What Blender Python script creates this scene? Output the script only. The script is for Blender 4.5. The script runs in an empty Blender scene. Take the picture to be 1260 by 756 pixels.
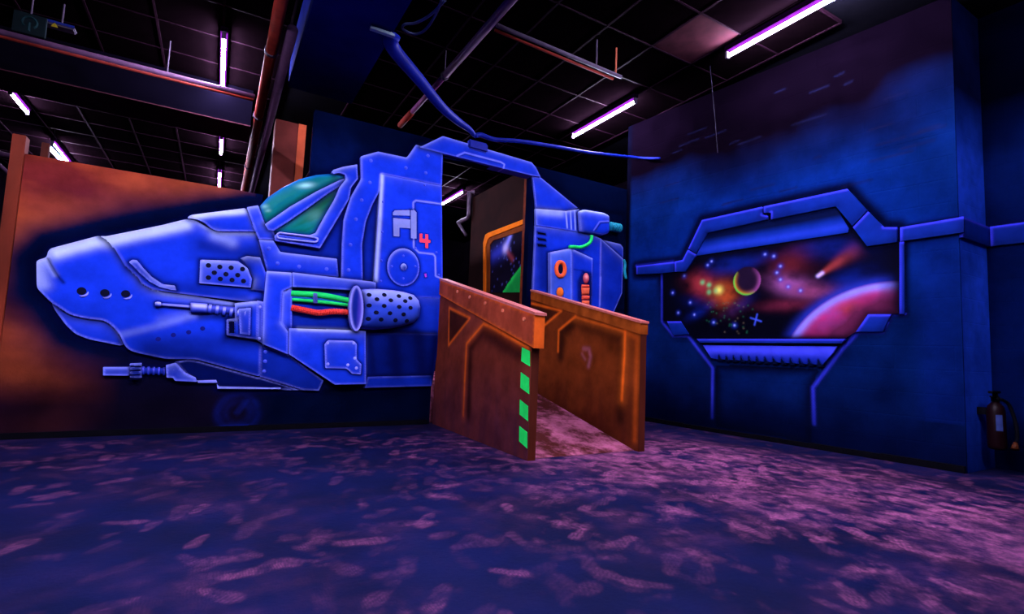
import bpy, bmesh, math, random
import numpy as np
from mathutils import Vector, Matrix
from mathutils.geometry import delaunay_2d_cdt

random.seed(7); rng = np.random.default_rng(7)
scene = bpy.context.scene
COL = scene.collection

# ------------------------------------------------------------------ camera
# room axes: x runs along the wall with the ship, y towards it, z up (metres)
cam_data = bpy.data.cameras.new('camera')
cam = bpy.data.objects.new('camera', cam_data)
COL.objects.link(cam)
cam_data.sensor_width = 36.0
cam_data.lens = 17.976
cam_data.clip_start = 0.02
cam.matrix_world = Matrix.Translation((0, 0, 0.85)) @ Matrix([[0.863746, -0.079316, -0.497647], [-0.502195, -0.053648, -0.863089], [0.041759, 0.995405, -0.08617]]).to_4x4()
scene.camera = cam

# ------------------------------------------------------------------ world, exposure
world = bpy.data.worlds.new('world'); scene.world = world
world.use_nodes = True
world.node_tree.nodes['Background'].inputs[0].default_value = (0.05, 0.06, 0.2, 1)
world.node_tree.nodes['Background'].inputs[1].default_value = 0.02
vs = scene.view_settings
vs.view_transform = 'Standard'; vs.look = 'None'; vs.gamma = 1.0; vs.use_curve_mapping = False
vs.exposure = 2.4
TUBE_COL = (0.76, 0.66, 1.0)          # black-light tubes: violet white
TUBE_POWER = 100.0

# ------------------------------------------------------------------ materials
MATS = {}
def new_mat(name):
    m = bpy.data.materials.new(name); m.use_nodes = True
    MATS[name] = m
    return m, m.node_tree.nodes, m.node_tree.links, m.node_tree.nodes['Principled BSDF']

def mat(name, col, rough=0.6, metal=0.0, var=0.25, scale=14.0, bump=0.0, spec=0.1, stretch=(1, 1, 1)):
    if name in MATS: return MATS[name]
    m, N, L, B = new_mat(name)
    tc = N.new('ShaderNodeTexCoord'); mp = N.new('ShaderNodeMapping'); nz = N.new('ShaderNodeTexNoise')
    mp.inputs['Scale'].default_value = stretch
    L.new(tc.outputs['Object'], mp.inputs[0]); L.new(mp.outputs[0], nz.inputs['Vector'])
    nz.inputs['Scale'].default_value = scale; nz.inputs['Detail'].default_value = 5
    mr = N.new('ShaderNodeMapRange'); mr.inputs[1].default_value = 0.25; mr.inputs[2].default_value = 0.75
    mr.inputs[3].default_value = 1 - var; mr.inputs[4].default_value = 1 + var
    L.new(nz.outputs['Fac'], mr.inputs[0])
    vm = N.new('ShaderNodeVectorMath'); vm.operation = 'SCALE'; vm.inputs[0].default_value = col
    L.new(mr.outputs[0], vm.inputs['Scale']); L.new(vm.outputs[0], B.inputs['Base Color'])
    B.inputs['Roughness'].default_value = rough; B.inputs['Metallic'].default_value = metal
    B.inputs['Specular IOR Level'].default_value = spec
    if bump:
        b = N.new('ShaderNodeBump'); b.inputs['Strength'].default_value = bump; b.inputs['Distance'].default_value = 0.02
        L.new(nz.outputs['Fac'], b.inputs['Height']); L.new(b.outputs[0], B.inputs['Normal'])
    return m

def paint_mat(name, rough=0.55, var=0.2, scale=9.0, stretch=(1, 1, 1), blocks=False, spec=0.012, fine=60.0):
    """Airbrushed mural paint: the sprayed colours are stored per vertex, plus a procedural
    cloudy pigment variation and a little grain; block walls get recessed joints as relief."""
    m, N, L, B = new_mat(name)
    at = N.new('ShaderNodeAttribute'); at.attribute_name = 'paint'
    tc = N.new('ShaderNodeTexCoord'); mp = N.new('ShaderNodeMapping'); mp.inputs['Scale'].default_value = stretch
    L.new(tc.outputs['Object'], mp.inputs[0])
    nz = N.new('ShaderNodeTexNoise'); nz.inputs['Scale'].default_value = scale; nz.inputs['Detail'].default_value = 6
    nz.inputs['Roughness'].default_value = 0.6
    L.new(mp.outputs[0], nz.inputs['Vector'])
    mr = N.new('ShaderNodeMapRange'); mr.inputs[1].default_value = 0.25; mr.inputs[2].default_value = 0.75
    mr.inputs[3].default_value = 1 - var; mr.inputs[4].default_value = 1 + var
    L.new(nz.outputs['Fac'], mr.inputs[0])
    vm = N.new('ShaderNodeVectorMath'); vm.operation = 'SCALE'
    L.new(at.outputs['Color'], vm.inputs[0]); L.new(mr.outputs[0], vm.inputs['Scale'])
    L.new(vm.outputs[0], B.inputs['Base Color'])
    B.inputs['Roughness'].default_value = rough; B.inputs['Specular IOR Level'].default_value = spec
    n2 = N.new('ShaderNodeTexNoise'); n2.inputs['Scale'].default_value = fine; n2.inputs['Detail'].default_value = 4
    L.new(tc.outputs['Object'], n2.inputs['Vector'])
    b = N.new('ShaderNodeBump'); b.inputs['Strength'].default_value = 0.12; b.inputs['Distance'].default_value = 0.01
    L.new(n2.outputs['Fac'], b.inputs['Height'])
    last = b
    if blocks:
        cx = N.new('ShaderNodeSeparateXYZ'); L.new(tc.outputs['Object'], cx.inputs[0])
        cb = N.new('ShaderNodeCombineXYZ'); L.new(cx.outputs['Y'], cb.inputs['X']); L.new(cx.outputs['Z'], cb.inputs['Y'])
        br = N.new('ShaderNodeTexBrick'); br.inputs['Scale'].default_value = 1.0
        br.inputs['Brick Width'].default_value = 0.42; br.inputs['Row Height'].default_value = 0.21
        br.inputs['Mortar Size'].default_value = 0.006; br.inputs['Mortar Smooth'].default_value = 0.4
        L.new(cb.outputs[0], br.inputs['Vector'])
        b2 = N.new('ShaderNodeBump'); b2.inputs['Strength'].default_value = 0.35; b2.inputs['Distance'].default_value = 0.01
        b2.invert = True
        L.new(br.outputs['Fac'], b2.inputs['Height']); L.new(b.outputs[0], b2.inputs['Normal']); last = b2
    L.new(last.outputs[0], B.inputs['Normal'])
    return m

PAINT = paint_mat('airbrush_paint', var=0.16, scale=7.0)
PAINT_WALL = paint_mat('mural_wall_paint', var=0.4, scale=3.0, rough=0.75, spec=0.0)
PAINT_BLOCK = paint_mat('block_wall_paint', var=0.38, scale=3.5, rough=0.8, blocks=True, spec=0.0)
PAINT_WOOD = paint_mat('ramp_board_paint', var=0.3, scale=6.0, rough=0.6, fine=30.0)

def tube_mat():
    m, N, L, B = new_mat('black_light_tube')
    B.inputs['Base Color'].default_value = (0.8, 0.75, 0.9, 1)
    B.inputs['Emission Color'].default_value = (*TUBE_COL, 1)
    B.inputs['Emission Strength'].default_value = TUBE_POWER
    return m
TUBE = tube_mat()

def floor_mat():
    m, N, L, B = new_mat('scuffed_floor')
    tc = N.new('ShaderNodeTexCoord')
    def noise(scale, detail=5, vec=None, rough=0.55):
        n = N.new('ShaderNodeTexNoise'); n.inputs['Scale'].default_value = scale; n.inputs['Detail'].default_value = detail
        n.inputs['Roughness'].default_value = rough
        L.new(vec or tc.outputs['Object'], n.inputs['Vector']); return n
    def maprange(v, a, b, c=0.0, d=1.0, smooth=True):
        r = N.new('ShaderNodeMapRange'); r.inputs[1].default_value = a; r.inputs[2].default_value = b
        r.inputs[3].default_value = c; r.inputs[4].default_value = d
        if smooth: r.interpolation_type = 'SMOOTHSTEP'
        L.new(v, r.inputs[0]); return r.outputs[0]
    def math_(op, a, b):
        n = N.new('ShaderNodeMath'); n.operation = op
        for i, v in enumerate((a, b)):
            if isinstance(v, (int, float)): n.inputs[i].default_value = v
            else: L.new(v, n.inputs[i])
        return n.outputs[0]
    # shoe prints, a painted light pool and dust were worked out per vertex (attribute), grit and smears are procedural
    at = N.new('ShaderNodeAttribute'); at.attribute_name = 'dust_light'
    grit = maprange(noise(34, 8, rough=0.75).outputs['Fac'], 0.30, 0.70)
    smear = maprange(noise(9.0, 6).outputs['Fac'], 0.35, 0.70)
    tr = N.new('ShaderNodeTexWave'); tr.inputs['Scale'].default_value = 30.0; tr.inputs['Distortion'].default_value = 9.0; tr.inputs['Detail'].default_value = 3
    tr.inputs['Detail Scale'].default_value = 0.6
    L.new(tc.outputs['Object'], tr.inputs['Vector'])
    rub = math_('MULTIPLY', math_('ADD', 0.45, math_('MULTIPLY', grit, 0.85)), math_('ADD', 0.62, math_('MULTIPLY', math_('MULTIPLY', smear, tr.outputs['Fac']), 0.5)))
    dust_light = math_('MULTIPLY', at.outputs['Fac'], rub)
    mix = N.new('ShaderNodeMix'); mix.data_type = 'RGBA'
    base = N.new('ShaderNodeMix'); base.data_type = 'RGBA'
    base.inputs['A'].default_value = (0.0022, 0.0038, 0.022, 1); base.inputs['B'].default_value = (0.0030, 0.0052, 0.036, 1)
    L.new(maprange(noise(1.6, 4).outputs['Fac'], 0.35, 0.65), base.inputs['Factor'])
    L.new(dust_light, mix.inputs['Factor']); L.new(base.outputs['Result'], mix.inputs['A'])
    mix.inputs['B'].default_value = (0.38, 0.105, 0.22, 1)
    L.new(mix.outputs['Result'], B.inputs['Base Color'])
    B.inputs['Roughness'].default_value = 0.6; B.inputs['Specular IOR Level'].default_value = 0.02
    b = N.new('ShaderNodeBump'); b.inputs['Strength'].default_value = 0.15; b.inputs['Distance'].default_value = 0.01
    L.new(grit, b.inputs['Height']); L.new(b.outputs[0], B.inputs['Normal'])
    return m
FLOOR = floor_mat()

BLACK = mat('matt_black', (0.003, 0.003, 0.005), 0.8, spec=0.005)
TILE = mat('dark_ceiling_tile', (0.0016, 0.0007, 0.0012), 0.95, var=0.4, scale=9, bump=0.1, spec=0.0)
TILE_LIGHT = mat('pale_ceiling_tile', (0.035, 0.010, 0.014), 0.9, var=0.4, scale=7, spec=0.02)
GRID = mat('ceiling_grid_metal', (0.010, 0.0035, 0.0075), 0.6, 0.0, spec=0.01)
SOFFIT = mat('navy_duct_paint', (0.006, 0.013, 0.13), 0.7, var=0.4, scale=2, spec=0.005)
DARKWALL = mat('black_wall_paint', (0.003, 0.0018, 0.004), 0.8, var=0.5, scale=3, spec=0.0)
RED = mat('red_oxide_pipe', (0.15, 0.014, 0.008), 0.7, var=0.3, scale=10)
PURPLE = mat('grey_steel_pipe', (0.07, 0.032, 0.07), 0.6, 0.0)
STEEL = mat('galvanised_steel', (0.07, 0.055, 0.085), 0.6, 0.0)
ORANGEWOOD = mat('orange_painted_wood', (0.16, 0.022, 0.008), 0.6, var=0.5, scale=5, bump=0.1, stretch=(1, 1, 0.3))
BROWN = mat('brown_painted_wood', (0.07, 0.012, 0.005), 0.6, var=0.5, scale=5, stretch=(1, 1, 0.3))
WHITE = mat('white_enamel', (0.10, 0.09, 0.12), 0.5)
HOSE = mat('blue_hose', (0.004, 0.014, 0.26), 0.5, var=0.2)

# ------------------------------------------------------------------ helpers
def link(name, me, m=None, parent=None):
    o = bpy.data.objects.new(name, me); COL.objects.link(o)
    if m is not None: me.materials.append(m)
    if parent is not None: o.parent = parent
    return o
def tag(o, label=None, cat=None, group=None, kind=None):
    if label: o['label'] = label
    if cat: o['category'] = cat
    if group: o['group'] = group
    if kind: o['kind'] = kind
    return o
def thing(name, label, cat, loc=(0, 0, 0), group=None):
    o = bpy.data.objects.new(name, None); COL.objects.link(o); o.location = loc
    return tag(o, label, cat, group)
def rel(o):
    """children are modelled in room coordinates; give them the offset of their parent"""
    v = Vector((0, 0, 0))
    while o is not None: v -= Vector(o.location); o = o.parent
    return v
def mesh_of(name, V, F, smooth=False):
    me = bpy.data.meshes.new(name); me.from_pydata([tuple(v) for v in V], [], F); me.update()
    if smooth:
        for p in me.polygons: p.use_smooth = True
    return me
class MB:
    def __init__(s): s.v = []; s.f = []
    def add(s, V, F):
        k = len(s.v); s.v += [tuple(v) for v in V]; s.f += [tuple(i + k for i in f) for f in F]; return s
    def box(s, a, b):
        (x0, y0, z0), (x1, y1, z1) = a, b
        V = [(x0, y0, z0), (x1, y0, z0), (x1, y1, z0), (x0, y1, z0), (x0, y0, z1), (x1, y0, z1), (x1, y1, z1), (x0, y1, z1)]
        return s.add(V, [(0, 3, 2, 1), (4, 5, 6, 7), (0, 1, 5, 4), (1, 2, 6, 5), (2, 3, 7, 6), (3, 0, 4, 7)])
    def tube(s, path, r, n=10, cap=True):
        P = [Vector(p) for p in path]; R = r if isinstance(r, (list, tuple)) else [r] * len(P)
        up = Vector((0, 0, 1)); V = []; F = []
        prev = None
        for i, p in enumerate(P):
            t = (P[min(i + 1, len(P) - 1)] - P[max(i - 1, 0)]).normalized()
            if prev is None:
                a = t.cross(up)
                if a.length < 1e-3: a = t.cross(Vector((1, 0, 0)))
            else: a = prev - t * prev.dot(t)
            a.normalize(); b = t.cross(a).normalized(); prev = a
            for k in range(n):
                an = 2 * math.pi * k / n; V.append(p + (a * math.cos(an) + b * math.sin(an)) * R[i])
        for i in range(len(P) - 1):
            for k in range(n):
                k2 = (k + 1) % n; F.append((i * n + k, (i + 1) * n + k, (i + 1) * n + k2, i * n + k2))
        if cap: F += [tuple(range(n)), tuple(range((len(P) - 1) * n, len(P) * n))[::-1]]
        return s.add(V, F)
    def lathe(s, c, prof, n=16):
        V = []; F = []
        for r, z in prof:
            for k in range(n):
                a = 2 * math.pi * k / n; V.append((c[0] + r * math.cos(a), c[1] + r * math.sin(a), c[2] + z))
        for i in range(len(prof) - 1):
            for k in range(n):
                k2 = (k + 1) % n; F.append((i * n + k, i * n + k2, (i + 1) * n + k2, (i + 1) * n + k))
        F += [tuple(range(n))[::-1], tuple(range((len(prof) - 1) * n, len(prof) * n))]
        return s.add(V, F)
    def build(s, name, m, parent=None, smooth=False, bevel=0.0):
        off = rel(parent)
        me = mesh_of(name, [Vector(v) + off for v in s.v], s.f, smooth)
        bm = bmesh.new(); bm.from_mesh(me); bmesh.ops.recalc_face_normals(bm, faces=bm.faces)
        if bevel: bmesh.ops.bevel(bm, geom=[e for e in bm.edges], offset=bevel, segments=2, affect='EDGES', clamp_overlap=True)
        bm.to_mesh(me); bm.free()
        if smooth:
            for p in me.polygons: p.use_smooth = True
        return link(name, me, m, parent)

class Surf:
    """a painted surface: origin, horizontal axis e (to the right seen from the front), normal n towards the viewer"""
    def __init__(s, O, e): s.O = Vector((O[0], O[1], 0)); s.e = Vector((e[0], e[1], 0)).normalized(); s.n = s.e.cross(Vector((0, 0, 1)))
    def pt(s, a, z, d=0.0): return s.O + s.e * a + s.n * d + Vector((0, 0, z))
YW = 5.475
SHIP = Surf((0, YW), (1, 0))
RIGHT = Surf((5.0, YW), (0.465, -3.641))
RAMPL = Surf((2.19, YW), (0, -1))
RAMPR = Surf((3.36, YW), (0, -1))
INNER = Surf((3.45, YW + 3), (0, -1))

def rnd(poly, r, n=3):
    """round the corners of a closed outline"""
    out = []; P = [np.array(p, float) for p in poly]; N = len(P)
    for i in range(N):
        a, b, c = P[i - 1], P[i], P[(i + 1) % N]
        la, lc = np.linalg.norm(a - b), np.linalg.norm(c - b)
        if la < 1e-6 or lc < 1e-6: continue
        k = min(r, la * 0.45, lc * 0.45)
        p, q = b + (a - b) / la * k, b + (c - b) / lc * k
        for t in np.linspace(0, 1, n + 1): out.append(tuple((1 - t) ** 2 * p + 2 * t * (1 - t) * b + t * t * q))
    return out
def smooth_line(pts, n=4):
    P = [np.array(p, float) for p in pts]; out = []
    for i in range(len(P) - 1):
        a, b, c, d = P[max(i - 1, 0)], P[i], P[i + 1], P[min(i + 2, len(P) - 1)]
        for t in np.linspace(0, 1, n, endpoint=False):
            out.append(tuple(0.5 * ((2 * b) + (c - a) * t + (2 * a - 5 * b + 4 * c - d) * t * t + (3 * b - 3 * c + d - a) * t ** 3)))
    out.append(tuple(P[-1])); return out
def ellipse(c, rx, rz, n=24, rot=0.0):
    o = []
    for k in range(n):
        a = 2 * math.pi * k / n; x, z = rx * math.cos(a), rz * math.sin(a)
        o.append((c[0] + x * math.cos(rot) - z * math.sin(rot), c[1] + x * math.sin(rot) + z * math.cos(rot)))
    return o
def ccw(poly):
    a = sum(poly[i - 1][0] * poly[i][1] - poly[i][0] * poly[i - 1][1] for i in range(len(poly)))
    return list(poly) if a > 0 else list(poly)[::-1]
def inside(V, poly):
    P = np.array(poly); x, z = V[:, 0], V[:, 1]; c = np.zeros(len(V), bool)
    for i in range(len(P)):
        a, b = P[i - 1], P[i]
        m = ((a[1] > z) != (b[1] > z))
        with np.errstate(divide='ignore', invalid='ignore'):
            xi = (b[0] - a[0]) * (z - a[1]) / (b[1] - a[1] + 1e-12) + a[0]
        c ^= m & (x < xi)
    return c
def seg_dist(V, a, b):
    a = np.array(a); b = np.array(b); ab = b - a; l2 = ab @ ab + 1e-12
    t = np.clip(((V - a) @ ab) / l2, 0, 1)
    return np.hypot(V[:, 0] - a[0] - t * ab[0], V[:, 1] - a[1] - t * ab[1])
def line_dist(V, pts, closed=False):
    d = np.full(len(V), 9.0); n = len(pts)
    for i in range(n if closed else n - 1): d = np.minimum(d, seg_dist(V, pts[i], pts[(i + 1) % n]))
    return d
def tess(poly, res):
    poly = ccw(poly); B = []
    for i in range(len(poly)):
        a = np.array(poly[i]); b = np.array(poly[(i + 1) % len(poly)])
        k = max(1, int(math.ceil(np.linalg.norm(b - a) / res)))
        for t in range(k): B.append(a + (b - a) * t / k)
    B = np.array(B); lo, hi = B.min(0), B.max(0)
    gx = np.arange(lo[0] + res / 2, hi[0], res); gz = np.arange(lo[1] + res / 2, hi[1], res * 0.87)
    X, Z = np.meshgrid(gx, gz); X = X + (np.arange(len(gz)) % 2)[:, None] * res * 0.5
    G = np.stack([X.ravel(), Z.ravel()], 1)
    if len(G):
        G = G[inside(G, poly)]
        if len(G): G = G[line_dist(G, poly, True) > res * 0.4]
    V = np.vstack([B, G]) if len(G) else B
    nb = len(B)
    ov, oe, of, *_ = delaunay_2d_cdt([Vector(v) for v in V], [(i, (i + 1) % nb) for i in range(nb)], [], 1, 1e-5)
    OV = np.array([(v[0], v[1]) for v in ov])
    # boundary loop of the result
    cnt = {}
    for f in of:
        for i in range(3):
            a, b = f[i], f[(i + 1) % 3]; cnt[(a, b)] = 1
    bound = [(a, b) for (a, b) in cnt if (b, a) not in cnt]
    return OV, [tuple(f) for f in of], bound, poly

def sheet(name, surf, poly, d, paint, m, parent=None, d0=0.0, res=0.0125, bulge=0.0, bw=0.05, back=False):
    """a board cut to an outline, standing d proud of the surface (its rim goes back to d0);
    bulge rounds it out. paint(V, poly) -> linear colours of the sprayed paint."""
    V, F, E, poly = tess(poly, res)
    col = paint(V, poly)
    dep = np.full(len(V), d)
    if bulge:
        t = np.clip(line_dist(V, poly, True) / bw, 0, 1); dep = dep + bulge * np.sqrt(np.clip(1 - (1 - t) ** 2, 0, 1))
    off = rel(parent)
    P = [surf.pt(v[0], v[1], q) + off for v, q in zip(V, dep)]
    cols = list(col); faces = list(F); idx = {}
    for a, b in E:
        for q in (a, b):
            if q not in idx:
                idx[q] = len(P); P.append(surf.pt(V[q][0], V[q][1], d0) + off); cols.append(col[q] * 0.9)
        faces.append((b, a, idx[a], idx[b]))
    if back:
        k = len(P)
        P += [surf.pt(v[0], v[1], d0) + off for v in V]; cols += [c * 0 + 0.006 for c in col]
        faces += [tuple(i + k for i in f)[::-1] for f in F]
    me = mesh_of(name, P, faces)
    ca = me.color_attributes.new('paint', 'FLOAT_COLOR', 'POINT')
    buf = np.ones((len(P), 4), np.float32); buf[:, :3] = np.array(cols); ca.data.foreach_set('color', buf.ravel())
    if bulge:
        sm = np.zeros(len(faces), bool); sm[:len(F)] = True; me.polygons.foreach_set('use_smooth', sm)
    ob = link(name, me, m, parent)
    SHEETS.append((ob, surf, V, poly, d, bulge))
    return ob
SHEETS = []
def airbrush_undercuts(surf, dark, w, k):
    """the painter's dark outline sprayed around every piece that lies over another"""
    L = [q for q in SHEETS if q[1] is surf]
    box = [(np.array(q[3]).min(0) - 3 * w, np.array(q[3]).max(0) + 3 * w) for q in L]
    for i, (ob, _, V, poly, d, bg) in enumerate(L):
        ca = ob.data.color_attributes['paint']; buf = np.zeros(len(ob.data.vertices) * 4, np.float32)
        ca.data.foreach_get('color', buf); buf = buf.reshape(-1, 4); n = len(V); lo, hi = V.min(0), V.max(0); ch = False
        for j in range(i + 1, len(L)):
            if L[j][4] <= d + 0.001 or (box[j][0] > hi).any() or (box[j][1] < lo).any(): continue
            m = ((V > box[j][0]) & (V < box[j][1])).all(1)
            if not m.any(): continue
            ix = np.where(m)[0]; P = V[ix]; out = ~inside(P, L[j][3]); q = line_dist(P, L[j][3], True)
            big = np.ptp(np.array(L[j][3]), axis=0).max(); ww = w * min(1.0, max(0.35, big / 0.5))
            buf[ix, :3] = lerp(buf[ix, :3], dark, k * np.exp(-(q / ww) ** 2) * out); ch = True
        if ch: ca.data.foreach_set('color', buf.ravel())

def flat(c):
    c = np.array(c, float)
    return lambda V, poly: np.tile(c, (len(V), 1))
def lerp(A, Bc, t): return A + (np.array(Bc) - A) * np.clip(np.broadcast_to(t, (len(A),)), 0, 1)[:, None]
def vnoise(V, scale, seed=0, octaves=3):
    out = np.zeros(len(V)); amp = 1.0; tot = 0
    for o in range(octaves):
        r = np.random.default_rng(seed + o); T = r.random((64, 64)); p = V * scale * 2 ** o + 17.3 * o
        i = np.floor(p).astype(int); f = p - i; f = f * f * (3 - 2 * f)
        def g(dx, dy): return T[(i[:, 0] + dx) % 64, (i[:, 1] + dy) % 64]
        v = (g(0, 0) * (1 - f[:, 0]) + g(1, 0) * f[:, 0]) * (1 - f[:, 1]) + (g(0, 1) * (1 - f[:, 0]) + g(1, 1) * f[:, 0]) * f[:, 1]
        out += amp * v; tot += amp; amp *= 0.5
    return out / tot

# ------------------------------------------------------------------ the ship's paint
BLUE = np.array((0.007, 0.040, 0.64)); LIGHT = np.array((0.60, 0.76, 1.0)); LINE = np.array((0.22, 0.27, 1.0)); DEEP = np.array((0.001, 0.003, 0.050))
STROKES = []      # (points, half width, strength, 'l' light line / 'd' dark line / 's' soft light spray / 'k' soft dark spray)
def stroke(pts, w=0.011, k=0.8, kind='l', sm=0, closed=False):
    pts = smooth_line(pts, sm) if sm else list(pts)
    if closed: pts = pts + [pts[0]]
    a = np.array(pts); STROKES.append((pts, w, k, kind, a.min(0) - 3 * w, a.max(0) + 3 * w))
def apply_strokes(V, col):
    lo, hi = V.min(0), V.max(0)
    for kinds in ('sk', 'd', 'l'):
        for pts, w, k, kind, a, b in STROKES:
            if kind not in kinds or (a > hi).any() or (b < lo).any(): continue
            g = k * np.exp(-(line_dist(V, pts) / w) ** 2)
            col = lerp(col, {'l': LINE * 1.25 + 0.03, 's': LIGHT, 'd': DEEP * 0.4, 'k': DEEP}[kind], g)
    return col
def ship_paint(v=1.0, top=1.0, line=1.0, shade=1.0, tint=None, soft=0.07, seed=1):
    base = (BLUE if tint is None else np.array(tint)) * v
    def fn(V, poly):
        col = np.tile(base, (len(V), 1))
        col = col * (0.8 + 0.4 * vnoise(V * (1, 2.2), 3.0, seed))[:, None]
        hl = np.zeros(len(V)); dk = np.zeros(len(V)); ln = np.zeros(len(V))
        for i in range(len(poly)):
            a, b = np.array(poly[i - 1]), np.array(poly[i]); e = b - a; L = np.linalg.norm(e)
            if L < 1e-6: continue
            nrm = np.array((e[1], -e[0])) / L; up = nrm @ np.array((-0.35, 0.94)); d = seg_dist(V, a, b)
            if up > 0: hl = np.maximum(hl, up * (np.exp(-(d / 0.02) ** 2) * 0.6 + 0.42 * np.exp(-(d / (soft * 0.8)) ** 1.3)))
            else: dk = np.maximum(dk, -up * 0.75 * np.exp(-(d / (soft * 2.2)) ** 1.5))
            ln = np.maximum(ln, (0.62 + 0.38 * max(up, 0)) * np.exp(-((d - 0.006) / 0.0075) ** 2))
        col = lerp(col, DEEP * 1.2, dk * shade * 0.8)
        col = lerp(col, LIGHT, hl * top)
        col = lerp(col, LINE, ln * line)
        return apply_strokes(V, col)
    return fn

# painted seams, panel lines, soft sprays on the ship
stroke([(-1.217,1.442),(-1.188,1.382),(-1.150,1.316),(-1.104,1.257)], 0.012, 0.8, 'd', 4)
stroke([(-1.225,1.438),(-1.199,1.376),(-1.163,1.314)], 0.02, 0.35, 's', 3)
stroke([(-1.167,1.497),(-1.069,1.551),(-0.927,1.619)], 0.05, 0.9, 's')
stroke([(-0.852,1.637),(-0.646,1.725),(-0.31,1.866)], 0.05, 0.85, 's')
stroke([(-1.265,1.390),(-1.247,1.293),(-1.231,1.229)], 0.05, 0.4, 's')
stroke([(-0.242,1.956),(-0.0532,2.019),(0.145,2.069)], 0.03, 0.9, 's')
stroke([(-0.408,0.989),(-0.0472,1.125),(0.28,1.212)], 0.05, 0.10, 's')
stroke([(-0.684,0.852),(-0.405,0.953),(-0.169,1.056)], 0.03, 0.14, 's')
stroke([(-0.538,0.79),(-0.212,0.819),(0.312,0.804)], 0.10, 0.45, 'k')
stroke([(-0.474,0.722),(-0.0765,0.692),(0.343,0.575)], 0.09, 0.65, 'k')
stroke([(-0.158,1.701),(0.0411,1.667),(0.259,1.680)], 0.10, 0.6, 'k')
stroke([(-0.069,1.805),(0.0671,1.763)], 0.05, 0.25, 's')
stroke([(-0.678,1.428),(-0.314,1.309),(0.209,1.253)], 0.05, 0.35, 'k')
stroke([(-0.121,1.047),(0.142,1.056)], 0.035, 0.7, 'k'); stroke([(0.0981,0.858),(0.375,0.836)], 0.05, 0.7, 'k')
stroke([(2.138,2.509),(1.831,2.493),(1.802,2.464),(1.839,1.958),(1.902,1.909),(2.072,1.913),(2.098,1.888),(2.116,1.667),(2.200,1.641)], 0.008, 0.9)
stroke([(2.139,2.490),(1.839,2.473),(1.826,2.457),(1.860,1.968)], 0.007, 0.5, 'd')
stroke([(1.436,2.692),(1.442,2.250),(1.443,1.548)], 0.02, 0.7, 's')
stroke([(2.297,3.116),(2.391,3.177),(2.887,3.172),(2.934,3.155),(2.922,3.092)], 0.008, 0.8)
stroke([(2.325,3.109),(2.397,3.158),(2.876,3.150)], 0.006, 0.6, 'd')
stroke([(3.894,2.727),(3.926,2.512)], 0.010, 0.5, 's'); stroke([(3.970,2.746),(3.993,2.508)], 0.010, 0.5, 's'); stroke([(4.037,2.764),(4.061,2.511)], 0.010, 0.5, 's')
stroke([(3.461,2.651),(3.812,2.685)], 0.05, 0.35, 's')
stroke([(4.359,2.536),(4.444,2.650),(4.607,2.685)], 0.008, 0.8, 'd'); stroke([(4.330,2.532),(4.425,2.667),(4.606,2.705)], 0.008, 0.5, 'l')
stroke([(4.025,1.962),(4.178,1.961),(4.196,1.927)], 0.007, 0.6, 'd'); stroke([(4.532,1.922),(4.527,1.527)], 0.01, 0.4, 'l')
stroke([(3.544,2.184),(3.596,1.714)], 0.09, 0.5, 'k')
stroke([(0.708,0.981),(1.020,0.988),(1.239,0.993)], 0.02, 0.5, 's')
stroke([(1.416,0.941),(1.477,0.596)], 0.05, 0.7, 'k'); stroke([(1.673,0.934),(1.736,0.581)], 0.09, 0.85, 'k'); stroke([(1.963,0.948),(2.027,0.586)], 0.09, 0.9, 'k'); stroke([(2.180,0.959),(2.139,0.526)], 0.05, 0.9, 'k')
stroke([(1.509,1.004),(1.916,1.017)], 0.05, 0.8, 'k')

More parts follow.
